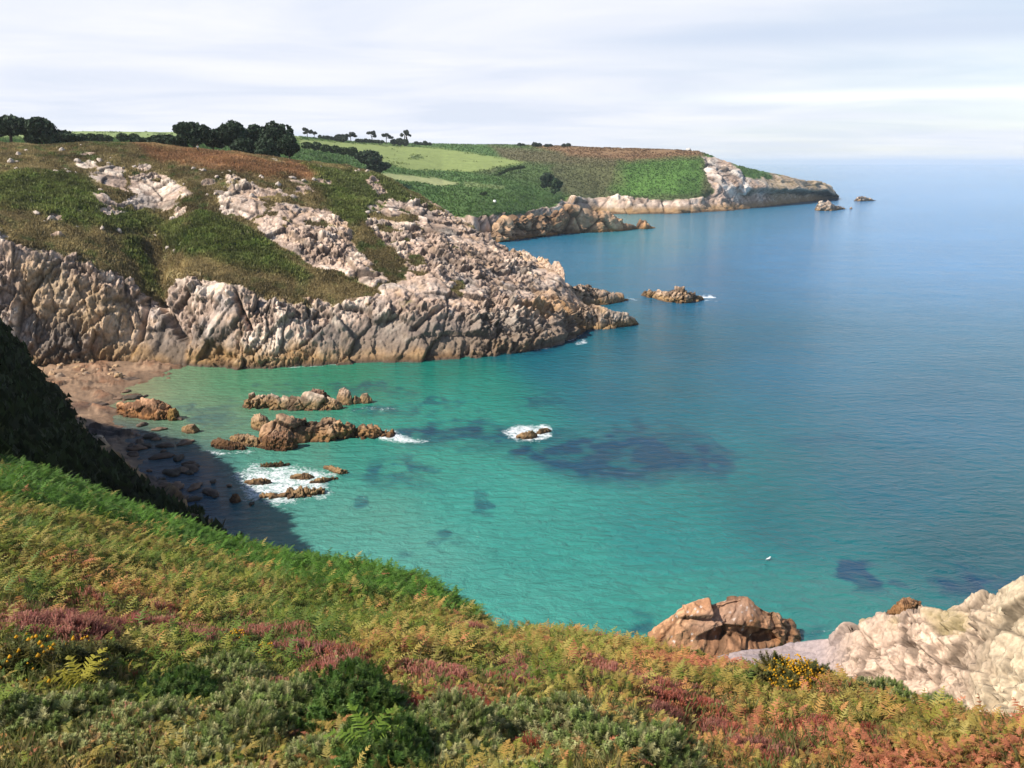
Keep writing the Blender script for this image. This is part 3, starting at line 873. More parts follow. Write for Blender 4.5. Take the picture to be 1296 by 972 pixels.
for px, ed, beyond in HC:
    if ed:
        E_ = atd(px, *ed)
    else:
        E_ = adz(px, 25, 27.6 if px > -500 else 30)
    dE = math.hypot(E_[0], E_[1])
    ep = ed[0] if ed else 206
    near0 = adz(px, 1.5, 32.4, ep); near = adz(px, 5.0, 30.7 if px < 900 else 30.3, ep); E_[2] -= float(np.interp(px, [0, 290, 450, 640, 720, 800, 1000, 1296], [.75, .85, .78, .78, .57, .55, .52, .5]))
    k1 = .35; k2 = .7
    a = near * (1 - k1) + E_ * k1; b = near * (1 - k2) + E_ * k2
    a[2] += .15; b[2] += .30
    pts = [near0, near, a, b, E_] + [adz(px, d, z, ep) for d, z in beyond]
    cols.append((px, pts))
upx = np.concatenate([np.arange(-1100, -100, 14), np.arange(-100, 1400, 2.4), np.arange(1400, 2201, 25)])
G, PV = sheet(cols, upx, 330, smooth=2, power=.8)
nv, nu = PV.shape
P0 = G.reshape(-1, 3); pv = PV.ravel(); bx, by = proj(P0)
near_ = sstep(4.6, 4.0, pv)
mound = fbm(P0 / 2.6, 3, 101) * .36 + fbm(P0 / .9, 3, 102) * .16
far_ = 1 - near_
d, crack, hue = rock_disp(P0, [(6, .5, .5), (2.4, .25, .3)])
P1 = P0.copy()
lowz = sstep(14, 5, P0[:, 2]) * far_
fade_e = np.interp(pv, [3.3, 4.0, 4.6], [1, .35, 1])
P1[:, 2] += mound * fade_e * np.interp(pv, [0, 1, 4, 9], [.3, .8, 1, 2.2])
P1 += grid_normals(G).reshape(-1, 3) * (lowz * d)[:, None]
# step in the slope with a dark bracken bank
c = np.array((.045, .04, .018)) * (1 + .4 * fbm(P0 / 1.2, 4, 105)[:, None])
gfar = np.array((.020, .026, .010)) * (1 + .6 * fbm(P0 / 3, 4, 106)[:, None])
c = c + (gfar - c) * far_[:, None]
rcl = rock_colour(P1, hue, crack, P1[:, 2], 3) * .8
rr = sstep(5, 2.5, P1[:, 2] + fbm(P0 / 4, 3, 107) * 2)[:, None] * far_[:, None]
c = c + (rcl - c) * rr
me = mesh_from('hillside', P1, grid_quads(nv, nu), mats=[M_SOIL])
vcol(me, 'tint', np.clip(c, .004, .9))
obj('hillside', me, label='steep coastal hillside falling away below the viewer', kind='structure')
HG = P1.reshape(nv, nu, 3); HPX, HPY, HV = bx.reshape(nv, nu), by.reshape(nv, nu), PV

# scrub on the shaded flank, colour darkened to deepen the shade
m = (HV > 4.25) & (HG[..., 2] > 3.0) & (HPX > -120) & (HPX < 420)
ids = np.argwhere(m)
pk = ids[rng.choice(len(ids), min(14000, len(ids)), replace=False)]
Pp = HG[pk[:, 0], pk[:, 1]]
V, T, C = tufts(Pp, None, .55 * np.clip(1 + 1.3 * fbm(Pp / 3.0, 3, 19), .5, 2.6), np.array((.024, .034, .012)) * rng.uniform(.6, 1.5, (len(Pp), 1)), 13, 3, .9)
me = mesh_from('slope_scrub', V, None, T, [M_LEAF], smooth=False); vcol(me, 'tint', np.clip(C, 0, 1))
obj('slope_scrub', me, label='bracken on the shaded left flank above the cove, coloured dark as shade', cat='scrub', kind='stuff')

# ------------------------------------------------------------------ beach
gx = np.arange(-60, 345, 1.6); gy = np.arange(452, 700, 1.3)
A, Bm = np.meshgrid(gx, gy)
PB = atz(A, Bm, 0.0)
PB = np.moveaxis(np.array([PB[..., k] for k in range(3)]), 0, -1) if PB.shape[-1] == 3 else PB
PB = np.stack([ (lambda r: r[0]*(EYE/-r[2]))(ray(A, Bm)), (lambda r: r[1]*(EYE/-r[2]))(ray(A, Bm)), np.zeros_like(A)], -1)
shore = np.interp(Bm, [452, 462, 480, 492, 510, 530, 545, 560, 575, 600, 640, 700], [262, 240, 200, 165, 145, 150, 160, 170, 180, 195, 225, 270])
pf = PB.reshape(-1, 3)
nb = fbm(pf / 6, 4, 120).reshape(A.shape); nb2 = fbm(pf / 1.6, 4, 121).reshape(A.shape)
off = (shore - A + nb * 22 + nb2 * 6)
PB[..., 2] = np.clip(off * .012, -.8, .9) + np.where(off > 0, nb2 * .18, nb2 * .05)
bd, bck, bh = rock_disp(pf, [(3.2, .16, .12), (1.3, .08, .07), (.55, .04, .03)], (1.6, 1, 1))
bd, bck, bh = (q_.reshape(A.shape) for q_ in (bd, bck, bh))
stony = sstep(-.25, .25, nb2 + nb * .8) * (off > -18)
PB[..., 2] += stony * (bd + .10)
c = np.array((.34, .22, .14)) + np.zeros_like(PB)
c = c + (np.array((.26, .13, .07)) - c) * sstep(0, .5, nb2 + nb * .4)[..., None] * .8
c = c * (1 + .3 * nb2[..., None])
wet = sstep(40, -5, off)[..., None]
c = c * .8 * (1 + .45 * bh[..., None]) * (1 - .5 * (bck * stony)[..., None]) * (1 - .35 * wet)
beach_shade = sstep(-.1, .3, nb)[..., None] * sstep(490, 550, Bm)[..., None]
c = c + (np.array((.045, .035, .034)) - c) * beach_shade * .9  # shadow on the lower beach deepened in the sand colour, in patches
me = mesh_from('beach', PB.reshape(-1, 3), grid_quads(*A.shape)[:, ::-1], mats=[M_SAND])
vcol(me, 'tint', np.clip(c.reshape(-1, 3), .01, .8))
obj('beach', me, label='small beach of pink sand and flat rock at the head of the cove', kind='structure')

# ------------------------------------------------------------------ pale cliff and brown outcrop, lower right
cl_c = [(880, 46, 850, 50, 838, 53), (940, 46, 842, 50, 826, 53), (975, 46, 850, 50, 822, 54), (1010, 46, 852, 51, 812, 55), (1045, 46, 856, 51, 806, 54.5), (1075, 46, 862, 49, 790, 53), (1110, 45, 872, 47.5, 778, 51.5),
        (1150, 44, 880, 46, 774, 50.5), (1200, 42, 888, 44, 765, 49), (1245, 40, 895, 42, 748, 48), (1296, 38, 902, 40, 724, 47), (1400, 34, 925, 36, 670, 45), (1700, 26, 1010, 28, 560, 42)]
cols = []
for px, dn, fpy, fd, cpy, cd in cl_c:
    f_ = atd(px, fpy, fd); cr = atd(px, cpy, cd)
    cr[2] -= .28 if px > 1060 else 0
    if px < 1060: cr[2] = max(cr[2], .3)
    m1 = f_ * .62 + cr * .38; m1[2] += .35 if px > 1050 else 0; m2 = f_ * .2 + cr * .8; m2[2] += .5 if px > 1050 else 0
    cols.append((px, [adz(px, dn, f_[2] - 3.5, fpy), f_, m1, m2, cr, adz(px, cd + 2.5, max(cr[2] - 3.5, -1.2), cpy), adz(px, cd + 8, -2.0, cpy)]))
upx = np.arange(882, 1700, 1.6)
G, PV = sheet(cols, upx, 230, smooth=3, power=0)
nv, nu = PV.shape
P0 = G.reshape(-1, 3); pv = PV.ravel(); bx, by = proj(P0)
d, crack, hue = rock_disp(P0, [(3.2, .24, .30), (1.3, .14, .18), (.55, .07, .10), (.25, .03, .05)], (1.3, 1, .9))
nrm = grid_normals(G).reshape(-1, 3)
k = sstep(1030, 1085, bx)
P1 = P0 + nrm * (d * (.25 + .75 * k) * .9 + fbm(P0 / 1.0, 4, 131) * .05 * k)[:, None]
n1 = fbm(P0 / 3, 4, 133)[:, None]; n2 = fbm(P0 / .8, 4, 134)[:, None]
c = np.array((.58, .42, .32)) + (np.array((.53, .42, .29)) - np.array((.58, .42, .32))) * sstep(1150, 1290, bx + n1[:, 0] * 60)[:, None]
c = c * (1 + .26 * hue[:, None] + .20 * n2) * (1 - .72 * crack[:, None])
c = c + (np.array((.36, .26, .20)) - c) * (sstep(.25, .6, n1) * .35)
slab = (1 - k)[:, None]
c = c + (np.array((.33, .265, .26)) * (1 + .15 * n2) - c) * slab
lich = poly_mask(bx + n1[:, 0] * 14, by + n1[:, 0] * 8, [(1176, 782), (1200, 768), (1220, 776), (1212, 800), (1186, 802)], 6)[:, None]
lich2 = sstep(.15, .5, fbm(P0 / 1.4, 4, 136))[:, None] * sstep(2.4, 3.4, pv)[:, None] * sstep(1230, 1100, bx)[:, None] * k[:, None]
c = c + (np.array((.22, .19, .06)) - c) * np.clip(lich * .5 + lich2 * .5, 0, 1)
crk = poly_mask(bx + n1[:, 0] * 14, by, [(1225, 880), (1238, 800), (1246, 765), (1256, 800), (1250, 825), (1240, 880)], 8)[:, None]
c = c + (np.array((.30, .23, .16)) - c) * crk * .6
me = mesh_from('sea_cliff', P1, grid_quads(nv, nu), mats=[M_ROCKN], smooth=False); vcol(me, 'tint', np.clip(c, .02, .85))
obj('sea_cliff', me, label='cream and pink broken cliff with a smooth lilac slab at its foot', cat='cliff')

bo = rock_piece('rock_outcrop', [(806, 832, 808), (818, 834, 800), (835, 836, 790), (860, 838, 772), (885, 838, 764), (905, 838, 760), (930, 836, 752), (948, 834, 753), (965, 830, 766), (985, 824, 774), (1000, 818, 784), (1008, 812, 797), (1018, 808, 804)],
                'big rounded brown rock outcrop with white specks and a dark overhang', 'rock outcrop', None, res=3, depth=.9, seed=34, mat=M_ROCKN, low=False, warm=.2, amp=.8,
                scales=[(3.0, .20, .10), (1.1, .09, .05), (.45, .045, .03)], tintc=(.84, .61, .45))
me = bo.data
V = np.zeros(len(me.vertices) * 3, np.float32); me.vertices.foreach_get('co', V); V = V.reshape(-1, 3).astype(float)
Wd = V + np.array(bo.location); qx, qy = proj(Wd)
cave = poly_mask(qx, qy, [(884, 808), (905, 798), (922, 793), (945, 796), (975, 800), (985, 812), (950, 820), (900, 816)], 4)
V += np.array([.1, 1.0, 0]) * (cave * .95)[:, None]
me.vertices.foreach_set('co', V.astype(np.float32).ravel())
Cc = np.ones(len(V) * 4, np.float32); me.attributes['tint'].data.foreach_get('color', Cc); Cc = Cc.reshape(-1, 4)
f1, f2, cid, tl = voro(Wd / .32, 77)
sp = (f1 < .28) & (cid > .72) & (qx > 850) & (qx < 960) & (qy < 815)
Cc[sp, :3] = (.62, .55, .50)
pk_ = poly_mask(qx, qy, [(870, 790), (905, 768), (945, 756), (960, 775), (930, 790), (895, 806)], 10)[:, None]
Cc[:, :3] += (np.array((.42, .28, .21)) - Cc[:, :3]) * pk_ * .5
me.attributes['tint'].data.foreach_set('color', Cc.ravel())

# ------------------------------------------------------------------ sea
gx = np.concatenate([np.linspace(-700, -40, 40), np.arange(-36, 1332, 2.2), np.linspace(1336, 2000, 40)])
gy = np.concatenate([[207.9, 208.4, 209.2, 210.5, 212], np.arange(214, 300, 1.6), np.arange(300, 860, 1.7), np.linspace(862, 1100, 12)])
A, Bm = np.meshgrid(gx, gy)
rx, ry, rz = ray(A, Bm)
t = -EYE / rz
PW = np.stack([rx * t, ry * t, np.zeros_like(A)], -1)
px, py = A.ravel(), Bm.ravel()
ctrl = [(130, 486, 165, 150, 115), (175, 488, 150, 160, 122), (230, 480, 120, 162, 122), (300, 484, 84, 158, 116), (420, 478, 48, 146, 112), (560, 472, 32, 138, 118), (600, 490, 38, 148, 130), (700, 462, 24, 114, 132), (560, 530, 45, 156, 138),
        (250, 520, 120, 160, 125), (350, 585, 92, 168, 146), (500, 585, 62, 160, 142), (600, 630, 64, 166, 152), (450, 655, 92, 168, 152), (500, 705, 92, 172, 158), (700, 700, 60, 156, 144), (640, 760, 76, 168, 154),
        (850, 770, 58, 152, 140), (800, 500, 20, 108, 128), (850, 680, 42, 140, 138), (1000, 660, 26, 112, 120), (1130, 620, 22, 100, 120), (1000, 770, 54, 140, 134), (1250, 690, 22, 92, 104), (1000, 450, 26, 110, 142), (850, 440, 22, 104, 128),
        (1200, 520, 24, 102, 130), (900, 350, 40, 116, 158), (700, 320, 34, 118, 152), (800, 278, 56, 136, 142), (860, 284, 46, 126, 160), (1200, 300, 62, 136, 190), (1200, 225, 84, 150, 205), (700, 228, 84, 150, 205), (1000, 330, 54, 130, 180), (200, 640, 48, 80, 110), (230, 600, 60, 90, 112), (150, 560, 80, 92, 100)]  # last three: cove water coloured darker where the flank's shadow lies
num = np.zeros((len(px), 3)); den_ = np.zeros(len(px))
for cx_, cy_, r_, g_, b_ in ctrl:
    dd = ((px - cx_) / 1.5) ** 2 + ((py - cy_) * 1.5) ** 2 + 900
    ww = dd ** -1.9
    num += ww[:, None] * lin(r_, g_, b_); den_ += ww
wc = num / den_[:, None] * (.68 + .14 * sstep(420, 300, py))[:, None]  # distant water raised, sky reflection put into its body colour
pw = PW.reshape(-1, 3)
nn = fbm(pw / 9, 4, 140); nn2 = fbm(pw / 3, 4, 141); nl = fbm(pw / np.array([160, 60, 1.0]), 3, 142)
wc *= 1 + .10 * nn[:, None]
reef = np.zeros(len(px))
nn3 = fbm(pw / np.array([1.6, 2.2, 1]), 3, 144)
jx, jy = px + nn * 34 + nn2 * 34 + nn3 * 26, py + nn2 * 12 + nn * 6 + nn3 * 10
for pg, kk, sf in (([(632, 574), (660, 562), (715, 557), (770, 546), (840, 538), (872, 548), (908, 558), (922, 590), (900, 602), (850, 600), (800, 614), (740, 610), (690, 596)], 1.0, 7),
               ([(500, 548), (560, 538), (625, 533), (655, 545), (720, 548), (700, 562), (560, 566), (500, 560)], .85, 6), ([(440, 516), (530, 514), (535, 522), (450, 522)], .8, 3),
               ([(536, 512), (608, 507), (606, 512), (540, 517)], .75, 3), ([(650, 508), (700, 500), (712, 508), (660, 515)], .75, 4), ([(1062, 716), (1098, 710), (1124, 728), (1120, 746), (1066, 746)], 1.0, 4),
               ([(1186, 732), (1225, 720), (1266, 730), (1250, 755), (1192, 750)], 1.0, 5), ([(415, 486), (505, 487), (512, 492), (420, 497)], .75, 3), ([(245, 535), (300, 525), (310, 530), (262, 545)], .6, 5),
               ([(330, 494), (375, 490), (375, 494), (332, 497)], .7, 2.5), ([(516, 592), (540, 588), (546, 598), (520, 601)], .75, 3), ([(455, 605), (520, 600), (530, 612), (470, 616)], .6, 5), ([(985, 555), (1060, 548), (1090, 556), (1010, 566)], .5, 8), ([(1100, 570), (1180, 560), (1200, 575), (1120, 585)], .3, 10),
               ([(525, 680), (555, 676), (558, 681), (530, 686)], .7, 2.5), ([(605, 645), (625, 648), (624, 653), (606, 651)], .6, 2.5), ([(240, 520), (305, 512), (308, 518), (250, 528)], .6, 4), ([(440, 690), (470, 664), (480, 668), (450, 694)], .0, 3),
               ([(1265, 740), (1330, 730), (1330, 760), (1270, 760)], .5, 6), ([(800, 800), (830, 780), (835, 800), (810, 815)], .7, 5), ([(1000, 800), (1030, 790), (1040, 805), (1010, 815)], .5, 5)):
    reef = np.maximum(reef, kk * poly_mask(jx, jy, pg, sf * 2.0))
spots = sstep(.34, .52, fbm(pw / np.array([3.2, 4.5, 1]), 3, 150)) * poly_mask(px, py, [(390, 590), (520, 575), (640, 640), (620, 690), (520, 710), (420, 690), (380, 640)], 20) * .7
reef = np.maximum(reef, spots)
# weed and rock lie close under the headland
under = sstep(14, 2, py - wl_py(px)) * sstep(480, 720, px) * (px < 790) * sstep(-3, 0, py - wl_py(px))
reef = np.maximum(reef, under * .75)
rfc = lin(12, 60, 94) * .8
mott = .58 + .62 * sstep(-.45, .35, nn2 * .6 + nn3 * .6 + nn * .3)
reef = np.clip(reef * mott, 0, 1)
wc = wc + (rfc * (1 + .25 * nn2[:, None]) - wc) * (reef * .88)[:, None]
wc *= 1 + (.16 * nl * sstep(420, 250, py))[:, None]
foam = np.zeros(len(px))
fx, fy = px + nn2 * 10 + nn3 * 8, py + nn2 * 4 + nn * 2 + nn3 * 3
for pg, kk, sf in (([(286, 598), (330, 583), (380, 584), (440, 592), (448, 604), (420, 612), (432, 626), (420, 637), (360, 644), (310, 640), (296, 620)], .78, 9), ([(430, 518), (460, 513), (505, 514), (500, 521), (440, 523)], .7, 4),
                   ([(470, 552), (482, 540), (502, 543), (520, 552), (550, 556), (540, 563), (500, 560), (478, 558)], .85, 4), ([(630, 546), (650, 537), (690, 534), (708, 543), (698, 553), (680, 560), (646, 559)], .80, 4),
                   ([(880, 375), (905, 374), (908, 379), (884, 383)], 1.0, 2), ([(828, 400), (845, 398), (850, 401), (830, 403)], .6, 1.5), ([(1000, 800), (1060, 786), (1090, 776), (1075, 800), (1010, 812)], .55, 8),
                   ([(256, 569), (300, 570), (330, 571), (330, 576), (270, 576)], .8, 3), ([(330, 521), (420, 521), (420, 524), (330, 524)], .45, 2), ([(120, 498), (135, 494), (150, 496), (140, 502)], .8, 3), ([(145, 484), (165, 478), (180, 482), (160, 488)], .6, 3),
                   ([(722, 434), (745, 430), (752, 434), (730, 439)], .8, 2), ([(795, 377), (812, 376), (806, 380), (796, 381)], .7, 1.5), ([(1052, 248), (1066, 248), (1066, 251), (1052, 251)], .7, 1), ([(905, 268), (925, 267), (925, 270), (906, 271)], .6, 1),
                   ([(150, 600), (300, 640), (300, 660), (270, 660), (200, 630)], .25, 8), ([(355, 566), (470, 560), (470, 564), (360, 571)], .6, 3)):
    foam = np.maximum(foam, kk * 1.0 * poly_mask(fx, fy, pg, sf * 2.0))
line = np.exp(-((py - wl_py(px) - 1.5 + nn2 * 2) / 1.6) ** 2) * sstep(-.05, .3, nn + nn2 * .5) * (px > 250) * (px < 765)
foam = np.maximum(foam, line * .8)
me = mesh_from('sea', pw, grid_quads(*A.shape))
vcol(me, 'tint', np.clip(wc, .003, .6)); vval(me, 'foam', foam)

m, nt = new_mat('sea_water')
L = nt.links.new
out = N(nt, 'ShaderNodeOutputMaterial')
bs = N(nt, 'ShaderNodeBsdfPrincipled', i_Roughness=.12, i_IOR=1.33)
bs.inputs['Specular IOR Level'].default_value = .5
at_ = N(nt, 'ShaderNodeAttribute', attribute_name='tint'); fo = N(nt, 'ShaderNodeAttribute', attribute_name='foam')
tc = N(nt, 'ShaderNodeTexCoord')
mp = N(nt, 'ShaderNodeMapping'); mp.inputs['Rotation'].default_value = (0, 0, R(-12)); mp.inputs['Scale'].default_value = (.55, 1.0, 1)
L(tc.outputs['Object'], mp.inputs['Vector'])
wn1 = N(nt, 'ShaderNodeTexNoise', i_Scale=.85, i_Detail=6.0, i_Roughness=.62); wn1.inputs['Distortion'].default_value = .4
L(mp.outputs[0], wn1.inputs['Vector'])
wn2 = N(nt, 'ShaderNodeTexNoise', i_Scale=.09, i_Detail=3.0); L(mp.outputs[0], wn2.inputs['Vector'])
add = N(nt, 'ShaderNodeMath', operation='MULTIPLY_ADD'); add.inputs[1].default_value = 1.6
L(wn2.outputs['Fac'], add.inputs[0]); L(wn1.outputs['Fac'], add.inputs[2])
bp = N(nt, 'ShaderNodeBump', i_Strength=.75, i_Distance=.9); L(add.outputs[0], bp.inputs['Height']); L(bp.outputs[0], bs.inputs['Normal'])
fn = N(nt, 'ShaderNodeTexNoise', i_Scale=1.5, i_Detail=7.0, i_Roughness=.7); fn.inputs['Distortion'].default_value = 1.2
L(tc.outputs['Object'], fn.inputs['Vector'])
fn2 = N(nt, 'ShaderNodeTexNoise', i_Scale=.9, i_Detail=5.0, i_Roughness=.6); fn2.inputs['Distortion'].default_value = 2.0
L(tc.outputs['Object'], fn2.inputs['Vector'])
rg1 = N(nt, 'ShaderNodeMath', operation='SUBTRACT'); rg1.inputs[1].default_value = .5; L(fn2.outputs['Fac'], rg1.inputs[0])
rg2 = N(nt, 'ShaderNodeMath', operation='ABSOLUTE'); L(rg1.outputs[0], rg2.inputs[0])
rg3 = N(nt, 'ShaderNodeMath', operation='MULTIPLY_ADD'); rg3.inputs[1].default_value = 1.5; L(rg2.outputs[0], rg3.inputs[0]); L(fn.outputs['Fac'], rg3.inputs[2])
fa = N(nt, 'ShaderNodeMath', operation='SUBTRACT'); L(fo.outputs['Fac'], fa.inputs[0]); L(rg3.outputs[0], fa.inputs[1])
fr = N(nt, 'ShaderNodeMapRange'); fr.inputs['From Min'].default_value = .0; fr.inputs['From Max'].default_value = .30
L(fa.outputs[0], fr.inputs['Value'])
mx = N(nt, 'ShaderNodeMixRGB'); mx.inputs[2].default_value = (.78, .80, .82, 1)
L(fr.outputs[0], mx.inputs['Fac']); L(at_.outputs['Color'], mx.inputs[1]); L(mx.outputs[0], bs.inputs['Base Color'])
rr = N(nt, 'ShaderNodeMapRange'); rr.inputs['To Min'].default_value = .12; rr.inputs['To Max'].default_value = .8
L(fr.outputs[0], rr.inputs['Value']); L(rr.outputs[0], bs.inputs['Roughness'])
L(bs.outputs[0], out.inputs['Surface'])
me.materials.append(m)
obj('sea', me, label='clear turquoise sea darkening to blue over weed, deep water and painted cove shade', kind='structure')

# ------------------------------------------------------------------ trees and bushes inland
def leaf_cloud(blobs, n, s, col, seed, carve=.35, flat=1.0):
    """ragged leaf clumps filling the outer part of a few lobes; blobs (x, y, z, rx, ry, rz)"""
    r = np.random.default_rng(seed)
    B_ = np.array(blobs, float)
    vol = (B_[:, 3] * B_[:, 4] * B_[:, 5]) ** .67
    k = r.choice(len(B_), n * 2, p=vol / vol.sum())
    d = r.normal(size=(n * 2, 3)); d /= np.linalg.norm(d, axis=1, keepdims=True)
    rad = r.uniform(.35, 1, n * 2) ** .45
    P = B_[k, :3] + d * rad[:, None] * B_[k, 3:6]
    sz = B_[:, 3:6].mean()
    keep = fbm(P / (sz * .55) + seed, 3, seed) > -carve
    keep &= P[:, 2] > (B_[:, 2] - B_[:, 5]).min() + .02
    P = P[keep][:n]; d = d[keep][:n]
    n = len(P)
    V = []
    for b in range(2):
        a = r.normal(size=(n, 3)); a /= np.linalg.norm(a, axis=1, keepdims=True)
        b_ = np.cross(a, d + r.normal(0, .5, (n, 3))); b_ /= (np.linalg.norm(b_, axis=1, keepdims=True) + 1e-6)
        q = s * r.uniform(.6, 1.4, n)[:, None]
        V.append(np.stack([P - a * q, P + b_ * q * .8, P + a * q, P - b_ * q * .8], 1))
    V = np.concatenate(V).reshape(-1, 3)
    C = np.tile((np.array(col) * (1 + .45 * fbm(P / (sz * .5), 2, seed + 4)[:, None]) * r.uniform(.75, 1.3, (n, 1))), (2, 1))
    C = np.repeat(C, 4, 0)
    return V, np.arange(len(V)).reshape(-1, 4), np.clip(C, .003, 1)

def tubes(name, chains, mat, parent=None, sides=7):
    """tapered tubes along chains of (x, y, z, radius), one mesh"""
    V = []; Q = []
    for ch in chains:
        ch = [np.array(c, float) for c in ch]
        b0 = len(V)
        for i, c in enumerate(ch):
            t = (ch[min(i + 1, len(ch) - 1)] - ch[max(i - 1, 0)])[:3]
            t /= np.linalg.norm(t) + 1e-9
            a = np.cross(t, (0, 1, 0) if abs(t[1]) < .9 else (1, 0, 0)); a /= np.linalg.norm(a)
            b = np.cross(t, a)
            for k in range(sides):
                an = math.tau * k / sides
                V.append(c[:3] + (a * math.cos(an) + b * math.sin(an)) * c[3])
        for i in range(len(ch) - 1):
            for k in range(sides):
                Q.append((b0 + i * sides + k, b0 + i * sides + (k + 1) % sides, b0 + (i + 1) * sides + (k + 1) % sides, b0 + (i + 1) * sides + k))
    return obj(name, mesh_from(name, np.array(V), np.array(Q), None, [mat]), parent)

def plant(name, label, cat, group, loc, blobs, n, s, col, seed, trunk=None, carve=.35):
    root = obj(name, None, None, label, cat, group)
    root.location = loc
    V, Q, C = leaf_cloud(blobs, n, s, col, seed, carve)
    me = mesh_from('crown', V, Q, None, [M_TREE], smooth=False)
    vcol(me, 'tint', C)
    obj('crown', me, root)
    if trunk: tubes('trunk', trunk, M_BARK, root)
    return root

DARK = (.034, .056, .030); PINE = (.042, .058, .040); BUSH = (.050, .080, .030)
GT = 'dark trees along the top of the headland'
def big_tree(px, top, base, hw, d, label, seed, lobes=7, name='cypress_tree', cat='tree', grp=GT, n=2600, col=DARK, trunk=True, s=.42, low=.28, carve=.12):
    p = atd(px, base, d)
    t_ = atd(px, top, d)
    h = t_[2] - p[2]; w_ = hw / F * np.linalg.norm(p - np.array([0, 0, EYE]))
    r = random.Random(seed)
    bl = [(0, 0, h * .62, w_ * .72, w_ * .65, h * .36)]
    for k in range(lobes):
        a = math.tau * k / lobes + r.uniform(-.4, .4)
        q = r.uniform(.35, .6) * w_
        zz = r.uniform(low + .06, .80) * h
        rr = r.uniform(.28, .46) * w_
        bl.append((math.cos(a) * q, math.sin(a) * q, zz, rr, rr, min(rr * .8, h * .24)))
    tr = [[(0, 0, -.6, w_ * .075), (w_ * .03, 0, h * .25, w_ * .06), (0, .05, h * .6, w_ * .03)]]
    for k in range(4):
        a = r.uniform(0, 6.28)
        tr.append([(w_ * .02, 0, h * (.2 + .07 * k), w_ * .04), (math.cos(a) * w_ * .3, math.sin(a) * w_ * .3, h * .5, w_ * .025), (math.cos(a) * w_ * .5, math.sin(a) * w_ * .5, h * .68, w_ * .01)])
    return plant(name, label, cat, grp, tuple(p), bl, n, s, col, seed, tr if trunk else None, carve)

big_tree(246, 154, 191, 24, 246, 'leftmost broad dark cypress of the dense clump on the skyline', 1)
big_tree(270, 163, 194, 15, 256, 'low dark cypress filling the dip between the left two tall crowns of the clump', 2)
big_tree(296, 152, 198, 23, 250, 'tallest dark cypress with a wide bumpy top near the middle of the clump', 3)
big_tree(324, 157, 200, 18, 256, 'dark cypress just right of the tallest one in the clump', 4)
big_tree(349, 152.5, 203, 24, 250, 'big rounded dark cypress at the right end of the clump', 5)
big_tree(366, 168, 204, 14, 246, 'low rounded dark cypress ending the clump on its right', 6, low=.1)
big_tree(310, 174, 200, 17, 243, 'low dark cypress in front of the middle of the clump', 7, low=.05)
big_tree(336, 176, 202, 18, 242, 'low dark cypress in front of the right half of the clump', 8, low=.05)
big_tree(205, 170, 188, 20, 262, 'low dark bush left of the cypress clump', 9, name='bush', cat='bush', low=.0, trunk=False, n=1500)
big_tree(180, 174, 185, 16, 268, 'low dark bush, farthest left of those leading to the clump', 10, name='bush', cat='bush', low=0, trunk=False, n=1100)
big_tree(226, 172, 189, 14, 252, 'small dark bush touching the left side of the clump', 11, name='bush', cat='bush', low=0, trunk=False, n=1100)
big_tree(14, 145, 182, 24, 262, 'flat topped dark tree with its trunk showing, at the far left', 12, low=.42, lobes=8)
big_tree(53, 148, 183, 20, 258, 'dark pointed bushy tree right of the flat topped one', 13, low=.05)
big_tree(76, 164, 184, 22, 258, 'rounded dark bush against the pointed bushy tree', 14, name='bush', cat='bush', low=0, trunk=False, n=1500)
big_tree(95, 170, 184, 14, 258, 'small dark bush tapering off right of the far left trees', 15, name='bush', cat='bush', low=0, trunk=False, n=900)

GP = 'flat topped pines on the skyline'
def pine(px, top, base, hw, d, label, seed, twin=0):
    p = atd(px, base, d); t_ = atd(px, top, d)
    h = t_[2] - p[2]; w_ = hw / F * np.linalg.norm(p - np.array([0, 0, EYE]))
    r = random.Random(seed)
    bl = [(w_ * r.uniform(-.25, .25), 0, h * .84, w_ * .42, w_ * .4, h * .15)]
    for k in range(7):
        a = math.tau * k / 5 + r.uniform(-.5, .5)
        bl.append((math.cos(a) * w_ * r.uniform(.3, .75), math.sin(a) * w_ * .5, h * r.uniform(.50, .92), w_ * r.uniform(.18, .38), w_ * .35, h * r.uniform(.09, .15)))
    tr = [[(twin, 0, -.5, h * .05), (twin * .6, 0, h * .4, h * .04), (0, 0, h * .85, h * .02)]]
    if twin: tr.append([(-twin, .3, -.5, h * .045), (-twin * .8, .2, h * .45, h * .035), (-twin * .4, 0, h * .85, h * .02)])
    for k in range(3):
        a = r.uniform(0, 6.28)
        tr.append([(0, 0, h * (.4 + .1 * k), h * .025), (math.cos(a) * w_ * .5, math.sin(a) * w_ * .4, h * .75, h * .012)])
    return plant('pine_tree', label, 'tree', GP, tuple(p), bl, 760, .55, (.05, .058, .045), seed, tr, .02)
pine(389, 162.5, 174.5, 8, 720, 'leftmost flat topped pine, just right of the dense cypress clump', 21)
pine(398, 167, 175, 4, 725, 'small leaning pine beside the leftmost flat topped one', 22)
pine(444, 167, 178, 8, 760, 'wind bent open pine above the left end of the pale field', 23)
pine(471, 166, 180, 7, 780, 'flat topped pine with a single stem standing over a bush', 24)
pine(489, 169, 181, 9, 790, 'broad pine with hedge running off its right side', 25)
pine(514, 165, 183, 7, 800, 'tall twin trunked flat topped pine, rightmost of the row', 26, twin=1.6)
GB = 'bushes and hedges among the fields'
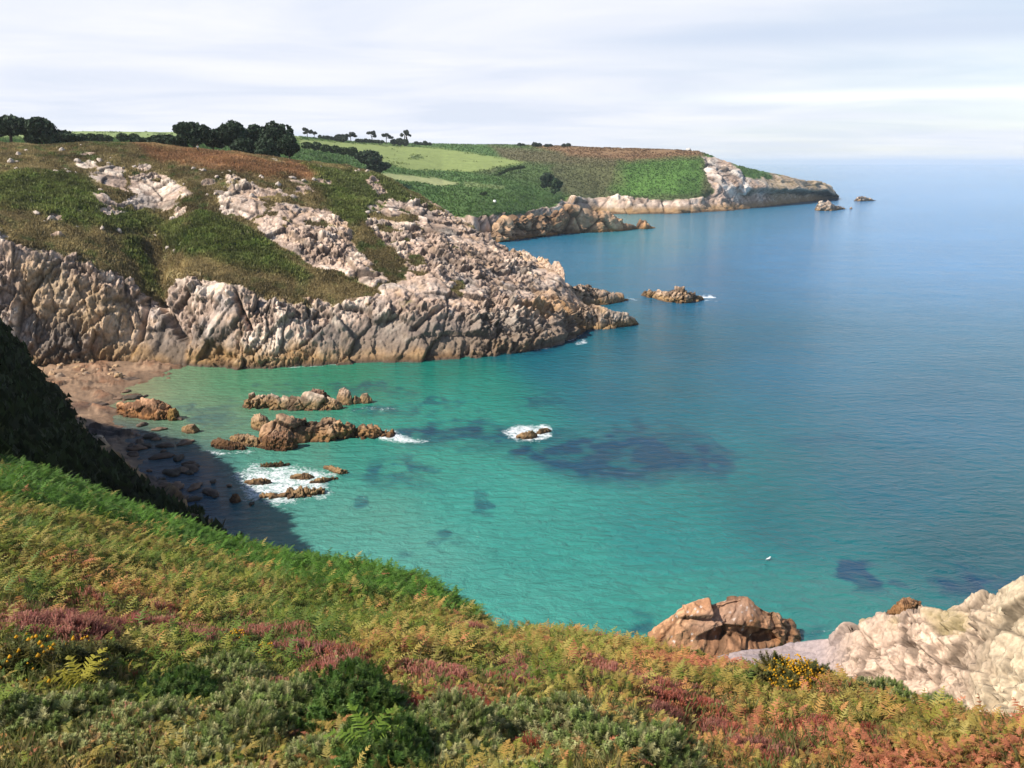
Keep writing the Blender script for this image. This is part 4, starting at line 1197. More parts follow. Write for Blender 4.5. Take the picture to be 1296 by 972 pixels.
def hedge(px0, py0, px1, py1, hh, d, label, seed, name='hedge', cat='hedge', n=1300, s=.6, col=BUSH):
    p0 = atd(px0, py0, d); p1 = atd(px1, py1, d)
    L_ = np.linalg.norm(p1 - p0); c = .5 * (p0 + p1)
    h = hh / F * d
    k = max(2, int(L_ / (h * 1.1)))
    r = random.Random(seed)
    bl = []
    for i in range(k):
        q = (i + .5) / k
        p = p0 * (1 - q) + p1 * q - c
        f = r.uniform(.7, 1.25)
        bl.append((p[0], p[1] + r.uniform(-.3, .3) * h, p[2] + h * .42 * f, h * .75, h * .6, h * .55 * f))
    return plant(name, label, cat, GB, tuple(c), bl, n, s, col, seed, None, .3)
hedge(383, 186, 452, 197, 9, 500, 'dark hedge running from the cypress clump to the round bush', 31, n=2600)
big_tree(470, 190, 216, 20, 470, 'big round dark bush standing alone below the pale field', 32, name='bush', cat='bush', grp=GB, low=.0, trunk=False, n=2200, s=.7)
big_tree(487, 205, 217, 9, 480, 'small dark bush against the right side of the big round one', 33, name='bush', cat='bush', grp=GB, low=0, trunk=False, n=800, s=.6)
big_tree(692, 218, 240, 10, 570, 'left and darker bush of the pair on the green valley side', 34, name='bush', cat='bush', grp=GB, low=0, trunk=False, n=1500, s=.75)
big_tree(703, 225, 244, 9, 566, 'right and paler bush of the pair on the green valley side', 35, name='bush', cat='bush', grp=GB, low=0, trunk=False, n=1300, s=.75, col=(.04, .07, .03))
hedge(495, 181.5, 516, 183.5, 6, 795, 'hedge under the twin trunked pine', 36, n=900, s=.8, col=PINE)
hedge(403, 175, 436, 178, 3.5, 745, 'thin hedge between the leftmost pine and the wind bent one', 37, n=800, s=.7, col=PINE)
hedge(426, 178, 438, 178.5, 7, 752, 'dark bush at the left foot of the wind bent pine', 38, n=700, s=.8, name='bush', cat='bush', col=PINE)
hedge(450, 179, 486, 181, 4, 770, 'thin hedge between the wind bent pine and the broad pine', 39, n=900, s=.7, col=PINE)
hedge(524, 183, 546, 184, 4, 830, 'low hedge on the skyline right of the twin trunked pine', 40, n=700, s=.8, col=PINE)
for k, (a, b, hh) in enumerate(((655, 664, 3.5), (674, 685, 4.5), (690, 698, 4), (711, 722, 4))):
    hedge(a, 184.6 + k * .5, b, 184.9 + k * .5, hh, 835 - 8 * k, ['tiny skyline bush, first from the left of four above the red heath', 'widest of four tiny skyline bushes above the red heath', 'tiny skyline bush, third from the left of four above the red heath', 'tiny skyline bush, last on the right of four above the red heath'][k], 41 + k, n=400, s=.8, name='bush', cat='bush', col=PINE)
hedge(100, 178, 142, 178, 7, 400, 'dark hedge in front of the pale far field behind the left trees', 50, n=1600)
hedge(148, 177, 176, 177, 8, 410, 'dark hedge between the left trees and the cypress clump, the one nearer the clump', 51, n=1200)
hedge(612, 233, 642, 216, 3.2, 610, 'dark hedge slanting up between two green fields', 52, n=1500, s=.55)
hedge(642, 216, 664, 212, 3, 640, 'dark hedge along the right tip of the pale field', 53, n=900, s=.55)
hedge(560, 251, 600, 252, 4, 480, 'dark hedge low on the green slope above the promontory', 54, n=1300, s=.5)
hedge(600, 251, 616, 245, 3.2, 484, 'short dark hedge bending up the green slope above the promontory', 55, n=600, s=.5)
hedge(765, 222, 786, 224, 5, 690, 'low dark scrub bush on the heath of the far slope', 56, n=700, s=.8, name='bush', cat='bush')

# a white stone on the far slope
wm = boulder_mesh('boulder', .95, 90, (.78, .77, .74), 1.1)
o = obj('boulder', wm, label='white stone standing alone on the green slope above the promontory', cat='boulder')
p = atd(626, 257, 470); o.location = (p[0], p[1], p[2] + .6)
wm2 = boulder_mesh('boulder', 2.0, 91, (.55, .52, .48), .7)
o = obj('boulder', wm2, label='lone rock on top of the far headland where it starts to fall', cat='boulder')
p = atd(871, 190, 757); o.location = (p[0], p[1], p[2] + .4)

# ------------------------------------------------------------------ walker on the headland
def skin_mesh(name, verts, edges, radii, mat, sub=2, root=0):
    me = bpy.data.meshes.new(name)
    me.from_pydata(verts, edges, [])
    ob = bpy.data.objects.new(name, me)
    COL.objects.link(ob)
    sk = ob.modifiers.new('skin', 'SKIN')
    sd_ = ob.modifiers.new('sub', 'SUBSURF'); sd_.levels = sub; sd_.render_levels = sub
    if not me.skin_vertices: me.skin_vertices.new()
    for i, r_ in enumerate(radii):
        r2 = r_ if isinstance(r_, tuple) else (r_, r_)
        me.skin_vertices[0].data[i].radius = r2
        me.skin_vertices[0].data[i].use_root = (i == root)
    dg = bpy.context.evaluated_depsgraph_get()
    m2 = bpy.data.meshes.new_from_object(ob.evaluated_get(dg))
    m2.name = name
    bpy.data.objects.remove(ob)
    m2.materials.clear(); m2.materials.append(mat)
    for p_ in m2.polygons: p_.use_smooth = True
    return m2
M_SKIN = plain_mat('skin', (.45, .28, .20), .6, .05)
M_WHITE = plain_mat('white_cloth', (.78, .78, .76), .8, .06)
M_NAVY = plain_mat('dark_cloth', (.03, .035, .05), .8, .1)
M_HAIR = plain_mat('hair', (.05, .03, .02), .7, .2)
person = obj('person', None, None, 'person in a white top and dark trousers walking in front of the dark trees', 'person')
pp = atd(250.6, 192.2, 232)
person.location = tuple(pp); person.rotation_euler = (0, 0, .7)
bv = [(0, 0, .95), (0, 0, 1.15), (0, .01, 1.38), (0, .0, 1.5), (0, -.02, 1.62), (0, -.02, 1.74),
      (-.1, 0, .92), (-.1, -.14, .50), (-.1, -.05, .08), (-.1, -.17, .04), (.1, 0, .92), (.1, .12, .50), (.1, .28, .12), (.1, .18, .04),
      (-.2, .01, 1.38), (-.25, .10, 1.12), (-.25, .02, .88), (-.25, -.02, .78), (.2, .01, 1.38), (.25, -.08, 1.12), (.25, -.24, .92), (.25, -.30, .84)]
be = [(0, 1), (1, 2), (2, 3), (3, 4), (4, 5), (0, 6), (6, 7), (7, 8), (8, 9), (0, 10), (10, 11), (11, 12), (12, 13), (2, 14), (14, 15), (15, 16), (16, 17), (2, 18), (18, 19), (19, 20), (20, 21)]
br = [(.13, .10), (.13, .10), (.14, .10), .055, .10, .08, .085, .06, .042, .035, .085, .06, .042, .035, .055, .042, .034, .03, .055, .042, .034, .03]
obj('body', skin_mesh('body', bv, be, br, M_SKIN), person)
obj('shirt', skin_mesh('shirt', [bv[0], bv[1], bv[2], bv[14], (-.24, .07, 1.2), bv[18], (.24, -.05, 1.2)], [(0, 1), (1, 2), (2, 3), (3, 4), (2, 5), (5, 6)], [(.155, .12), (.15, .12), (.16, .12), .07, .06, .07, .06], M_WHITE), person)
obj('trousers', skin_mesh('trousers', [bv[0], bv[6], bv[7], (-.1, -.06, .12), bv[10], bv[11], (.1, .26, .16)], [(0, 1), (1, 2), (2, 3), (0, 4), (4, 5), (5, 6)], [(.15, .115), .10, .078, .06, .10, .078, .06], M_NAVY), person)
obj('hair', skin_mesh('hair', [(0, .0, 1.66), (0, .01, 1.77)], [(0, 1)], [.105, .085], M_HAIR), person)

# gull on the water
gull = obj('gull', None, None, 'white gull resting on the open turquoise water', 'bird')
gp = atz(972, 709, .0); gull.location = tuple(gp); gull.rotation_euler = (0, 0, .5)
obj('body', skin_mesh('body', [(-.26, 0, .13), (-.12, 0, .09), (.06, 0, .09), (.17, 0, .15), (.22, 0, .26), (.27, 0, .27), (.34, 0, .25)], [(0, 1), (1, 2), (2, 3), (3, 4), (4, 5), (5, 6)], [.02, .09, .11, .07, .05, .05, .012], M_WHITE, root=2), gull)
M_GREYW = plain_mat('grey_feather', (.38, .40, .44), .7, .1)
for s in (-1, 1):
    obj('wing', skin_mesh('wing', [(.08, .085 * s, .14), (-.08, .085 * s, .15), (-.32, .02 * s, .15)], [(0, 1), (1, 2)], [(.03, .05), (.025, .055), .012], M_GREYW), gull)

# ------------------------------------------------------------------ plants on the near hillside
def instancer(tv, tt, P, yaw, lean, ldir, scale, tc_fn):
    """template verts/tris copied to points: lean (rad) towards ldir, then scale; tc_fn(n, template) -> colours (n, k, 3)"""
    n, k = len(P), len(tv)
    cy, sy = np.cos(yaw), np.sin(yaw)
    x = tv[None, :, 0] * cy[:, None] - tv[None, :, 1] * sy[:, None]
    y = tv[None, :, 0] * sy[:, None] + tv[None, :, 1] * cy[:, None]
    z = np.repeat(tv[None, :, 2], n, 0)
    # shear-free lean: rotate in the plane of (ldir, up)
    lx, ly = np.cos(ldir)[:, None], np.sin(ldir)[:, None]
    a = x * lx + y * ly; b = -x * ly + y * lx
    cl, sl_ = np.cos(lean)[:, None], np.sin(lean)[:, None]
    a2 = a * cl + z * sl_; z2 = -a * sl_ + z * cl
    x = a2 * lx - b * ly; y = a2 * ly + b * lx
    V = np.stack([x, y, z2], -1) * scale[:, None, None] + P[:, None, :]
    T = (np.arange(n) * k)[:, None, None] + tt[None]
    return V.reshape(-1, 3), T.reshape(-1, 3), tc_fn(n).reshape(-1, 3)

def frond_template(pairs, seed):
    """one bracken frond: arching midrib with ragged, drooping leaflets"""
    r = np.random.default_rng(seed)
    V = []; T = []
    bend = r.uniform(-.18, .18)
    def rach(s): return np.array([s * .92, bend * s * s, .55 * s - .55 * s * s])
    def tri(a, b, c):
        k = len(V); V.extend([a, b, c]); T.append((k, k + 1, k + 2))
    for i in range(4):
        a, b = rach(i / 4), rach((i + 1) / 4)
        tri(a + (0, -.012, 0), b, a + (0, .012, 0))
    for i in range(pairs):
        q = i / (pairs - 1)
        s = .14 + .84 * q
        for sg in (-1, 1):
            if r.uniform() < .08: continue
            Lp = (.30 * (1 - q) ** .8 + .035) * r.uniform(.7, 1.15)
            b0 = rach(s + r.uniform(-.015, .015))
            tip = b0 + np.array([Lp * r.uniform(.2, .6), sg * Lp, -Lp * r.uniform(.0, .5)])
            mid = b0 * .5 + tip * .5 + np.array([0, 0, .12 * Lp])
            w_ = .028 * r.uniform(.7, 1.3)
            tri(b0 + (-w_, 0, 0), mid + (-w_ * .8, 0, 0), b0 + (w_, 0, 0)); tri(b0 + (w_, 0, 0), mid + (-w_ * .8, 0, 0), mid + (w_ * .8, 0, 0)); tri(mid + (-w_ * .8, 0, 0), tip, mid + (w_ * .8, 0, 0))
    return np.array(V), np.array(T)

def gorse_template(seed):
    """a bushy little shoot: whorls of spines, widest low down"""
    V = []; T = []
    r = np.random.default_rng(seed)
    bx_, by_ = r.uniform(-.15, .15, 2)
    for i in range(12):
        z = .05 + .9 * i / 12
        for k in range(6):
            a = math.tau * (k / 6 + .13 * i) + r.uniform(-.3, .3)
            l = (.46 * (1 - z) ** .9 + .07) * r.uniform(.6, 1.3)
            d = np.array([math.cos(a), math.sin(a), r.uniform(.2, .9)])
            b = np.array([bx_ * z * z, by_ * z * z, z]); sd_ = np.array([-math.sin(a), math.cos(a), 0]) * .045
            q = len(V); V.extend([b - sd_, b + sd_, b + d * l]); T.append((q, q + 1, q + 2))
    return np.array(V), np.array(T)

def heather_template():
    V = []; T = []
    r = np.random.default_rng(6)
    for j in range(3):                       # three stems fanning out
        an = j * 2.1; le = .22
        st = lambda z: np.array([math.cos(an) * le * z, math.sin(an) * le * z, z * (1 - .06 * j)])
        q = len(V); V.extend([st(0) + (.012, 0, 0), st(0) - (.012, 0, 0), st(1)]); T.append((q, q + 1, q + 2))
        for i in range(11):
            z = .18 + .82 * i / 11
            for k in range(3):
                a = math.tau * (k / 3 + .21 * i) + r.uniform(-.3, .3)
                d = np.array([math.cos(a), math.sin(a), .6])
                b = st(z); l = .095 if z > .4 else .075
                sd_ = np.array([-math.sin(a), math.cos(a), 0]) * .032
                q = len(V); V.extend([b - sd_, b + sd_, b + d * l]); T.append((q, q + 1, q + 2))
    return np.array(V), np.array(T)

FRN = [frond_template(12, 500 + k) for k in range(5)]
FRF = [frond_template(9, 520 + k) for k in range(4)]
FR_N = FRN[0]
GO, HE = gorse_template(5), heather_template()

def colfn(base, tv, lo=None, split=None, jitter=.2):
    """per-instance colour with a little jitter; template part below split gets colour lo"""
    def f(n):
        r = np.random.default_rng(n)
        c = base[:, None, :] * r.uniform(1 - jitter, 1 + jitter, (n, len(tv), 1))
        if lo is not None:
            k = sstep(split - .12, split + .12, tv[:, 2])[None, :, None]
            c = np.array(lo)[None, None, :] * (1 - k) + c * k
        return np.clip(c, .004, 1)
    return f

# points on the near slope, evenly by area
Gc = HG
e1 = Gc[1:, :-1] - Gc[:-1, :-1]; e2 = Gc[:-1, 1:] - Gc[:-1, :-1]
area = np.linalg.norm(np.cross(e1, e2), axis=-1)
cpx = .25 * (HPX[1:, :-1] + HPX[:-1, :-1] + HPX[:-1, 1:] + HPX[1:, 1:]); cpy = .25 * (HPY[1:, :-1] + HPY[:-1, :-1] + HPY[:-1, 1:] + HPY[1:, 1:])
cpv = HV[:-1, :-1]
cd_ = np.hypot(Gc[:-1, :-1, 0], Gc[:-1, :-1, 1])
okc = (cpv > .9) & (cpv < 4.45) & (cpx > -110) & (cpx < 1420) & (cpy < 1120)
def scatter(n, wfun, seed):
    r = np.random.default_rng(seed)
    wgt = np.where(okc, area * wfun, 0).ravel()
    k = r.choice(len(wgt), n, p=wgt / wgt.sum())
    i, j = np.unravel_index(k, area.shape)
    a, b = r.uniform(size=(2, n))
    P = Gc[i, j] + e1[i, j] * a[:, None] + e2[i, j] * b[:, None]
    return P, *proj(P)

ZG = [(-200, 540), (0, 556), (120, 600), (290, 662), (380, 685), (450, 695), (540, 722), (600, 742), (668, 785), (600, 790), (520, 775), (440, 760), (360, 740), (300, 720), (200, 690), (120, 660), (0, 640), (-200, 640)]
HEATH = [[(-120, 772), (60, 768), (150, 766), (220, 776), (225, 815), (120, 842), (40, 856), (-120, 856)], [(815, 885), (900, 880), (965, 910), (950, 945), (850, 930)], [(560, 800), (640, 795), (660, 815), (580, 825)], [(960, 930), (1040, 920), (1060, 972), (980, 990)], [(150, 785), (200, 783), (200, 812), (160, 812)], [(225, 800), (390, 800), (400, 835), (340, 850), (230, 822)], [(395, 832), (470, 838), (480, 880), (450, 900), (400, 870)],
         [(470, 840), (570, 845), (600, 880), (520, 890)], [(610, 850), (710, 848), (720, 882), (640, 895)], [(530, 890), (610, 885), (620, 925), (540, 930)], [(690, 920), (725, 920), (720, 972), (680, 972)], [(755, 805), (800, 805), (805, 825), (760, 825)],
         [(1120, 850), (1180, 855), (1190, 900), (1130, 905)], [(1080, 925), (1130, 925), (1130, 960), (1085, 960)], [(720, 850), (800, 850), (790, 890), (730, 890)]]
GORSE = [[(-120, 870), (60, 880), (90, 920), (130, 925), (260, 920), (420, 905), (440, 860), (480, 880), (500, 905), (560, 905), (640, 890), (740, 905), (820, 910), (880, 960), (880, 1100), (-120, 1100)], [(225, 840), (330, 848), (390, 870), (420, 900), (300, 905), (240, 880)], [(900, 826), (965, 832), (985, 860), (930, 862)], [(1080, 868), (1200, 880), (1210, 912), (1110, 905)]]
def zmask(px, py, polys, soft=8):
    m = np.zeros(len(px))
    for p_ in polys: m = np.maximum(m, poly_mask(px, py, p_, soft))
    return m

def zones(P, px, py):
    n1 = fbm(P / .9, 3, 160); n2 = fbm(P / .35, 2, 161)
    jx, jy = px + n1 * 22 + n2 * 8, py + n1 * 9 + n2 * 4
    return poly_mask(jx, jy, ZG, 9), zmask(jx, jy, HEATH), zmask(jx, jy, GORSE, 10), n1, n2

def palette(P, px, py, n, seed, zg, n1):
    r = np.random.default_rng(seed)
    pal = np.array([(.10, .145, .022), (.17, .18, .030), (.25, .19, .045), (.34, .175, .065), (.34, .13, .075), (.065, .11, .018), (.27, .225, .07)])
    rust = sstep(450, 950, px + n1 * 120) * sstep(780, 880, py) * .85 + sstep(740, 860, px) * .30
    low = fbm(P / 1.5, 3, 165)
    t = np.clip(.33 + .75 * low + .38 * rust + r.normal(0, .2, n), 0, .999)
    order = np.array([5, 0, 1, 6, 2, 3, 4])
    f = t * 6
    i = np.floor(f).astype(int); u = (f - i)[:, None]
    i2 = np.minimum(i + 1, 6)
    c = pal[order[i]] * (1 - u) + pal[order[i2]] * u
    g = np.array((.050, .112, .014)) * r.uniform(.7, 1.5, (n, 1))
    gsel = (r.uniform(size=n) < zg * .93)[:, None]
    return np.where(gsel, g, c) * r.uniform(1.1, 1.8, (n, 1)) * np.array((1.03, 1.0, .92))

def bracken(n, wfun, tmpl, smin, smax, seed, name, label):
    P, px, py = scatter(n, wfun, seed)
    zg, zh, zz, n1, n2 = zones(P, px, py)
    r = np.random.default_rng(seed + 1)
    keep = r.uniform(size=n) > np.maximum(zh * .80, zz * .50)
    P, px, py, zg, n1 = P[keep], px[keep], py[keep], zg[keep], n1[keep]
    n = len(P)
    c = palette(P, px, py, n, seed + 2, zg, n1)
    sc_ = r.uniform(smin, smax, n) * (1 + .25 * zg)
    yaw = r.uniform(0, math.tau, n)
    # fronds sit on short stems, so they overlap in layers
    h = r.uniform(.02, .20, n) * (1 + .4 * zg) + .12 * fbm(P / .7, 2, 170)
    P = P + np.stack([np.zeros(n), np.zeros(n), np.maximum(h, .02)], 1)
    lean = r.normal(-.15, .45, n)
    parts = []; o0 = 0
    for j, tm in enumerate(tmpl):
        q = slice(j, None, len(tmpl))
        a_ = instancer(tm[0], tm[1], P[q], yaw[q], lean[q], yaw[q], sc_[q], colfn(c[q], tm[0], jitter=.15))
        parts.append((a_[0], a_[1] + o0, a_[2])); o0 += len(a_[0])
    V, T, C = (np.concatenate([p_[k] for p_ in parts]) for k in range(3))
    me = mesh_from(name, V, None, T, [M_LEAF], smooth=False); vcol(me, 'tint', C)
    return obj(name, me, label=label, cat='bracken', kind='stuff')

wnear = np.clip(7.5 / cd_, 0, 1.6) ** 1.1
bracken(66000, wnear * (cd_ < 13), FRN, .08, .20, 300, 'bracken', 'green, yellow and rust coloured bracken fronds close below the viewer')
bracken(72000, np.clip(14 / cd_, .3, 1.2) * (cd_ > 9), FRF, .18, .38, 310, 'bracken', 'bracken thick along the edge of the slope, deep green at the rim')

def sprigs(n, wfun, zi, tmpl, smin, smax, cfun, seed, name, label, cat, lo, split, base=.03):
    P, px, py = scatter(n, wfun, seed)
    z = zones(P, px, py)
    r = np.random.default_rng(seed + 1)
    keep = r.uniform(size=n) < z[zi] + base
    P, px, py = P[keep], px[keep], py[keep]
    n = len(P)
    c = cfun(P, px, py, n, r)
    mound_ = np.maximum(fbm(P / .6, 2, 175), -.2) * .22 + .05
    P = P + np.stack([np.zeros(n), np.zeros(n), np.maximum(mound_, 0)], 1)
    V, T, C = instancer(tmpl[0], tmpl[1], P, r.uniform(0, 6.28, n), np.abs(r.normal(0, .35, n)), r.uniform(0, 6.28, n), r.uniform(smin, smax, n), colfn(c, tmpl[0], lo, split))
    me = mesh_from(name, V, None, T, [M_LEAF], smooth=False); vcol(me, 'tint', C)
    return obj(name, me, label=label, cat=cat, kind='stuff')
def heather_c(P, px, py, n, r):
    pk = np.array([(.42, .15, .115), (.48, .22, .16), (.36, .13, .075), (.32, .135, .12)])
    k = np.clip(((fbm(P / .8, 2, 180) + 1) * 2 + r.normal(0, .5, n)).astype(int), 0, 3)
    c = pk[k]
    redp = sstep(500, 560, px)[:, None] * sstep(880, 910, py)[:, None]
    return c * 1.1 + (np.array((.42, .08, .045)) - c) * redp * .5
def gorse_c(P, px, py, n, r):
    a, b = np.array((.26, .31, .10)), np.array((.48, .47, .20))
    return a + (b - a) * r.uniform(size=(n, 1)) + (np.array((.36, .24, .09)) - a) * (r.uniform(size=(n, 1)) < .28)
sprigs(100000, wnear * (cd_ < 16), 1, HE, .08, .16, heather_c, 320, 'heather', 'pink and rust heather growing through the bracken near the viewer', 'heather', (.05, .045, .02), .32)
sprigs(80000, wnear * (cd_ < 14), 2, GO, .06, .16, gorse_c, 330, 'low_gorse', 'grey green gorse shoots covering the lowest part of the slope', 'gorse', (.08, .085, .035), .25)
# dry grass between
P, px, py = scatter(26000, wnear * (cd_ < 20), 340)
r = np.random.default_rng(341)
tv = []; tt = []
for k in range(5):
    a = k * 1.26; d = np.array([math.cos(a), math.sin(a), 0]) * .35
    s_ = np.array([-math.sin(a), math.cos(a), 0]) * .018
    q = len(tv); tv += [-s_, s_, d * .35 + np.array([0, 0, .6]) + s_ * .6, d + np.array([0, 0, 1.0])]; tt += [(q, q + 1, q + 2), (q, q + 2, q + 3)]
GRS = (np.array(tv), np.array(tt))
cg = np.array((.24, .19, .08)) + (np.array((.10, .13, .03)) - np.array((.24, .19, .08))) * r.uniform(size=(len(P), 1))
V, T, C = instancer(GRS[0], GRS[1], P, r.uniform(0, 6.28, len(P)), np.abs(r.normal(0, .3, len(P))), r.uniform(0, 6.28, len(P)), r.uniform(.12, .30, len(P)), colfn(cg, GRS[0]))
me = mesh_from('grass', V, None, T, [M_LEAF], smooth=False); vcol(me, 'tint', C)
obj('grass', me, label='dry grass blades between the heather and bracken', cat='grass', kind='stuff')

# individual bushes close to the viewer
pix = np.argwhere((HV > .9) & (HV < 4.4))
pixx = HPX[pix[:, 0], pix[:, 1]]; pixy = HPY[pix[:, 0], pix[:, 1]]
def ground(px, py):
    j = np.argmin((pixx - px) ** 2 + (pixy - py) ** 2)
    return HG[pix[j, 0], pix[j, 1]]
def bush_mesh(name, tmpl, n, rad, hgt, smin, smax, cols_, seed, lo=None, split=None):
    r = np.random.default_rng(seed)
    u = np.sqrt(r.uniform(size=n)); a = r.uniform(0, 6.28, n)
    rr = rad * (1 + .25 * np.sin(a * 2 + seed) + .15 * np.sin(a * 3.3))
    x, y = u * np.cos(a) * rr, u * np.sin(a) * rr
    z = hgt * np.sqrt(np.clip(1 - u * u, 0, 1)) * r.uniform(.25, 1, n) ** .5 + .12 * fbm(np.stack([x, y, 0 * x], 1) / (rad * .5), 2, seed)
    P = np.stack([x, y, np.maximum(z - smin * .4, -.05)], 1)
    cc = np.array(cols_); c = cc[r.integers(0, len(cc), n)] * r.uniform(.75, 1.3, (n, 1))
    V, T, C = instancer(tmpl[0], tmpl[1], P, r.uniform(0, 6.28, n), u * .75 + r.normal(0, .42, n), a, r.uniform(smin, smax, n), colfn(c, tmpl[0], lo, split))
    me = mesh_from(name, V, None, T, [M_LEAF], smooth=False); vcol(me, 'tint', C)
    return me
gm = [bush_mesh('gorse_bush', GO, 800, .60, .36, .06, .14, [(.28, .34, .11), (.40, .42, .18), (.22, .29, .075), (.50, .47, .23)], 400 + k, (.07, .08, .03), .25) for k in range(3)]
gdk = bush_mesh('gorse_bush', GO, 850, .60, .44, .06, .15, [(.07, .14, .025), (.09, .17, .03), (.13, .19, .045)], 410)
GG = 'gorse bushes on the slope below the viewer'
for px, py, k, s, lb in ((45, 935, 0, 1.0, 'grey green gorse bush at the lower left corner below the yellow fern'), (170, 955, 1, .9, 'upright grey green gorse bush just right of the yellow fern'), (265, 975, 2, .9, 'pale gorse bush with long shoots in the bottom row between two darker ones'),
                         (335, 925, 0, 1.1, 'dense bright green gorse bush above the left bottom row'), (445, 925, 3, 1.15, 'dark green gorse bush below the largest heather clump'), (225, 905, 3, .9, 'dark green gorse bush in deep shade beside the yellow fern'),
                         (400, 985, 1, .9, 'grey green gorse bush under the dark one in the bottom row'), (545, 970, 2, 1.1, 'silvery gorse bush standing left of the red heather'), (615, 935, 0, .9, 'pale gorse bush between the red heather clumps'),
                         (480, 1000, 3, .9, 'dark green gorse bush at the very bottom middle'), (750, 960, 1, 1.1, 'silvery gorse bush right of the bottom red heather'), (800, 985, 0, .9, 'pale gorse bush in the bottom row, farthest right of the gorse'),
                         (935, 862, 2, .75, 'small dull green gorse bush left of the yellow blossom by the rocks'), (880, 836, 3, .6, 'small dark green bush right below the brown outcrop'), (1115, 900, 1, .8, 'grey green gorse bush under the pale cliff, left of two'), (1170, 908, 0, .8, 'grey green gorse bush under the pale cliff, right of two'), (285, 875, 1, .8, 'grey green gorse bush below the yellow blossom in the heather')):
    o = obj('gorse_bush', gm[k] if k < 3 else gdk, label=lb, cat='gorse bush', group=GG)
    g_ = ground(px, py); o.location = (g_[0], g_[1], g_[2] - .05); o.scale = (s, s, s * random.uniform(.85, 1.15)); o.rotation_euler = (0, 0, random.uniform(0, 6))
hm = [bush_mesh('heather_clump', HE, 900, .48, .20, .07, .14, c, 420 + k, (.05, .04, .02), .3) for k, c in enumerate(([(.48, .18, .14), (.42, .15, .11), (.52, .27, .20)], [(.42, .17, .13), (.46, .23, .16), (.34, .13, .11)], [(.36, .08, .045), (.30, .07, .035), (.40, .13, .08)]))]
GHH = 'heather clumps on the slope below the viewer'
for px, py, k, s, lb in ((25, 815, 1, 1.2, 'wide dusky pink heather clump at the left edge'), (85, 835, 1, 1.2, 'dark purple pink heather clump above the small yellow flowers'), (165, 808, 0, .95, 'bright rosy heather clump rising left of the yellow blossom'), (120, 815, 1, .9, 'dusky heather clump between the purple and the bright rosy one'),
                         (260, 825, 1, .9, 'brownish pink heather clump with yellow blossom over it'), (428, 868, 0, 1.1, 'large pale pink heather clump above the dark gorse'), (395, 845, 1, .8, 'small dusky heather clump left of the large pale pink one'), (475, 882, 0, .8, 'pink heather clump right of the dark gorse'), (545, 870, 0, .8, 'salmon heather clump in the middle of the slope'),
                         (645, 885, 0, 1.0, 'mauve pink heather clump in the middle, right of the salmon one'), (690, 875, 1, .8, 'dusky pink heather clump against the mauve one'), (520, 915, 2, .8, 'red heather clump left of the pale gorse'), (590, 915, 2, .9, 'brick red heather clump behind the pale gorse'), (700, 965, 2, .8, 'deep red heather clump at the bottom between silvery gorse bushes'),
                         (1150, 890, 0, .7, 'pink heather clump among bracken near the pale cliff'), (780, 825, 0, .7, 'reddish heather clump near the rim left of the brown outcrop'), (1105, 955, 2, .7, 'red pink heather clump in rust bracken at the lower right'),
                         (740, 892, 0, .8, 'pale pink heather clump above the silvery gorse right of the bottom red heather'), (815, 905, 1, .8, 'dusky pink heather clump where the gorse gives way to rust bracken'), (905, 925, 0, .7, 'small rosy heather clump ringed by rust bracken'), (335, 880, 0, .7, 'rosy heather clump between the lower yellow blossom and the bright green gorse'), (985, 960, 1, .8, 'dusky heather clump low in the rust bracken near the bottom edge')):
    o = obj('heather_clump', hm[k], label=lb, cat='heather', group=GHH)
    g_ = ground(px, py); o.location = (g_[0], g_[1], g_[2] - .03); o.scale = (s, s, s); o.rotation_euler = (0, 0, random.uniform(0, 6))
# yellow blossom
def blossom_mesh(seed, n, rad):
    r = np.random.default_rng(seed)
    V0 = np.array([(1, 0, 0), (-1, 0, 0), (0, 1, 0), (0, -1, 0), (0, 0, 1.2), (0, 0, -.6)]) * 1.0
    T0 = np.array([(0, 2, 4), (2, 1, 4), (1, 3, 4), (3, 0, 4), (2, 0, 5), (1, 2, 5), (3, 1, 5), (0, 3, 5)])
    u = np.sqrt(r.uniform(size=n)); a = r.uniform(0, 6.28, n)
    P = np.stack([u * rad * np.cos(a), u * rad * np.sin(a), .30 * np.sqrt(1 - u * u * .9) + r.uniform(-.08, .12, n)], 1)
    c = np.array((.72, .40, .02)) * r.uniform(.7, 1.15, (n, 1))
    return instancer(V0, T0, P, a, a * 0, a, r.uniform(.010, .024, n), colfn(c, V0))
yb = []
for k, (n_, rad) in enumerate(((150, .30), (60, .4), (520, .42))):
    me = bush_mesh('yellow_gorse', GO, 120, rad, .28, .12, .24, [(.12, .13, .04), (.16, .14, .04)], 440 + k)
    V, T, C = blossom_mesh(450 + k, n_, rad)
    mb = mesh_from('blossom', V, None, T, [M_LEAF], smooth=False); vcol(mb, 'tint', C)
    yb.append((me, mb))
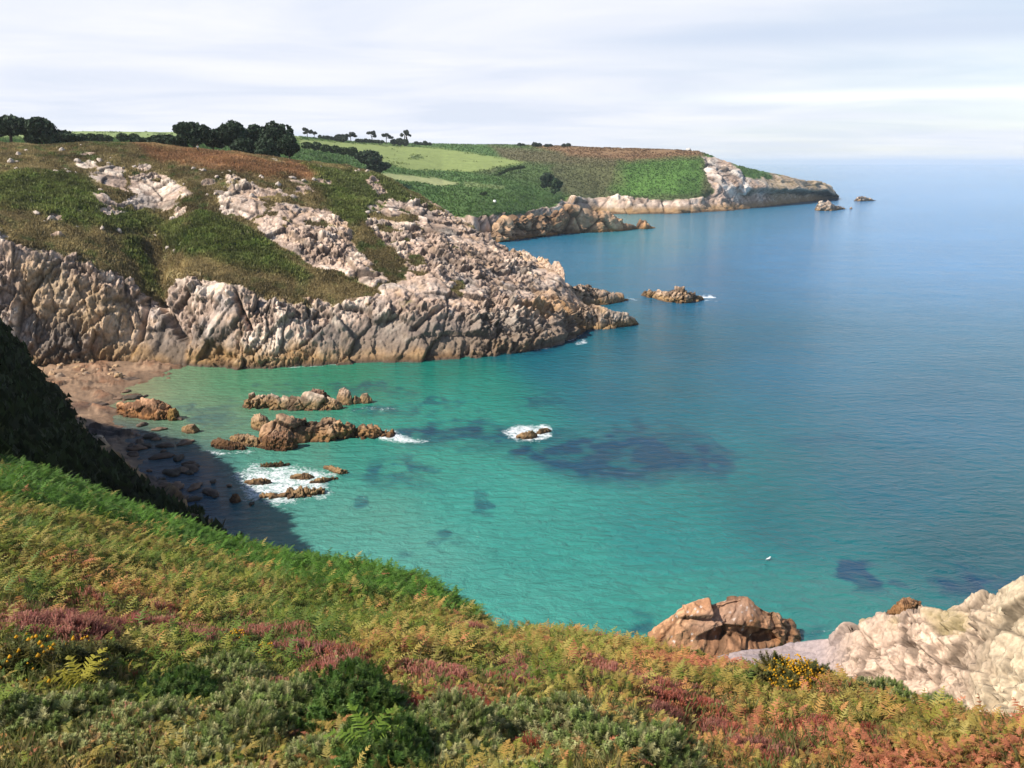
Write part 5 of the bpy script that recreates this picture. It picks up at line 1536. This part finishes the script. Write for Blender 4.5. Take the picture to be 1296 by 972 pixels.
for px, py, k, s, lb in ((298, 828, 0, .8, 'yellow blossom among the heather left of middle, upper of two'), (335, 845, 0, .8, 'yellow blossom among the heather left of middle, lower of two'), (45, 872, 1, 1.2, 'scattered small yellow flowers left of the yellow fern'), (110, 852, 1, .9, 'few yellow flowers right above the yellow fern'), (1008, 876, 2, 1.05, 'thick patch of golden blossom on the rim beside the pale cliff')):
    o = obj('yellow_gorse', yb[k][0], label=lb, cat='flowering bush', group='yellow flowering bushes')
    g_ = ground(px, py); o.location = (g_[0], g_[1], g_[2]); o.scale = (s, s, s)
    obj('blossom', yb[k][1], o)
# single ferns that stand out
def fern(px, py, n, c, s, lb, seed):
    r = np.random.default_rng(seed)
    a = np.arange(n) / n * math.tau + r.uniform(-.2, .2, n)
    cc = np.array(c)[None] * r.uniform(.8, 1.2, (n, 1))
    V, T, C = instancer(FR_N[0], FR_N[1], np.zeros((n, 3)) + (0, 0, .22), a, r.normal(-.35, .15, n), a, s * r.uniform(.8, 1.2, n), colfn(cc, FR_N[0], jitter=.1))
    me = mesh_from('fern', V, None, T, [M_LEAF], smooth=False); vcol(me, 'tint', C)
    o = obj('fern', me, label=lb, cat='fern', group='single ferns on the slope')
    o.location = tuple(ground(px, py) + np.array([0, 0, .12]))
fern(108, 905, 9, (.34, .30, .035), .36, 'bright yellow fern standing out among dark gorse at lower left', 1)
fern(10, 940, 6, (.20, .26, .03), .34, 'lime green fern in the lower left corner', 2)
fern(1020, 886, 7, (.05, .17, .02), .30, 'vivid green fern below the golden blossom', 3)
fern(470, 985, 6, (.16, .25, .03), .34, 'lime green fern under the dark gorse at the bottom', 4)
fern(1165, 955, 6, (.28, .25, .04), .36, 'yellow green fern in the rust bracken at lower right', 5)

# ------------------------------------------------------------------ sea air
HZ = 26000.0
hv = [(x, y, z) for z in (-8.0, 95.0) for y in (-HZ, HZ) for x in (-HZ, HZ)]
hq = [(0, 2, 3, 1), (4, 5, 7, 6), (0, 1, 5, 4), (2, 6, 7, 3), (0, 4, 6, 2), (1, 3, 7, 5)]
m, nt = new_mat('sea_haze')
out = N(nt, 'ShaderNodeOutputMaterial')
pvv = N(nt, 'ShaderNodeVolumePrincipled')
pvv.inputs['Color'].default_value = (.86, .93, 1.0, 1)
pvv.inputs['Density'].default_value = .00008
pvv.inputs['Anisotropy'].default_value = .2
nt.links.new(pvv.outputs[0], out.inputs['Volume'])
me = mesh_from('haze', np.array(hv), np.array(hq), None, [m], smooth=False)
obj('haze', me, label='thin sea haze over the whole coast', cat='haze', kind='stuff')
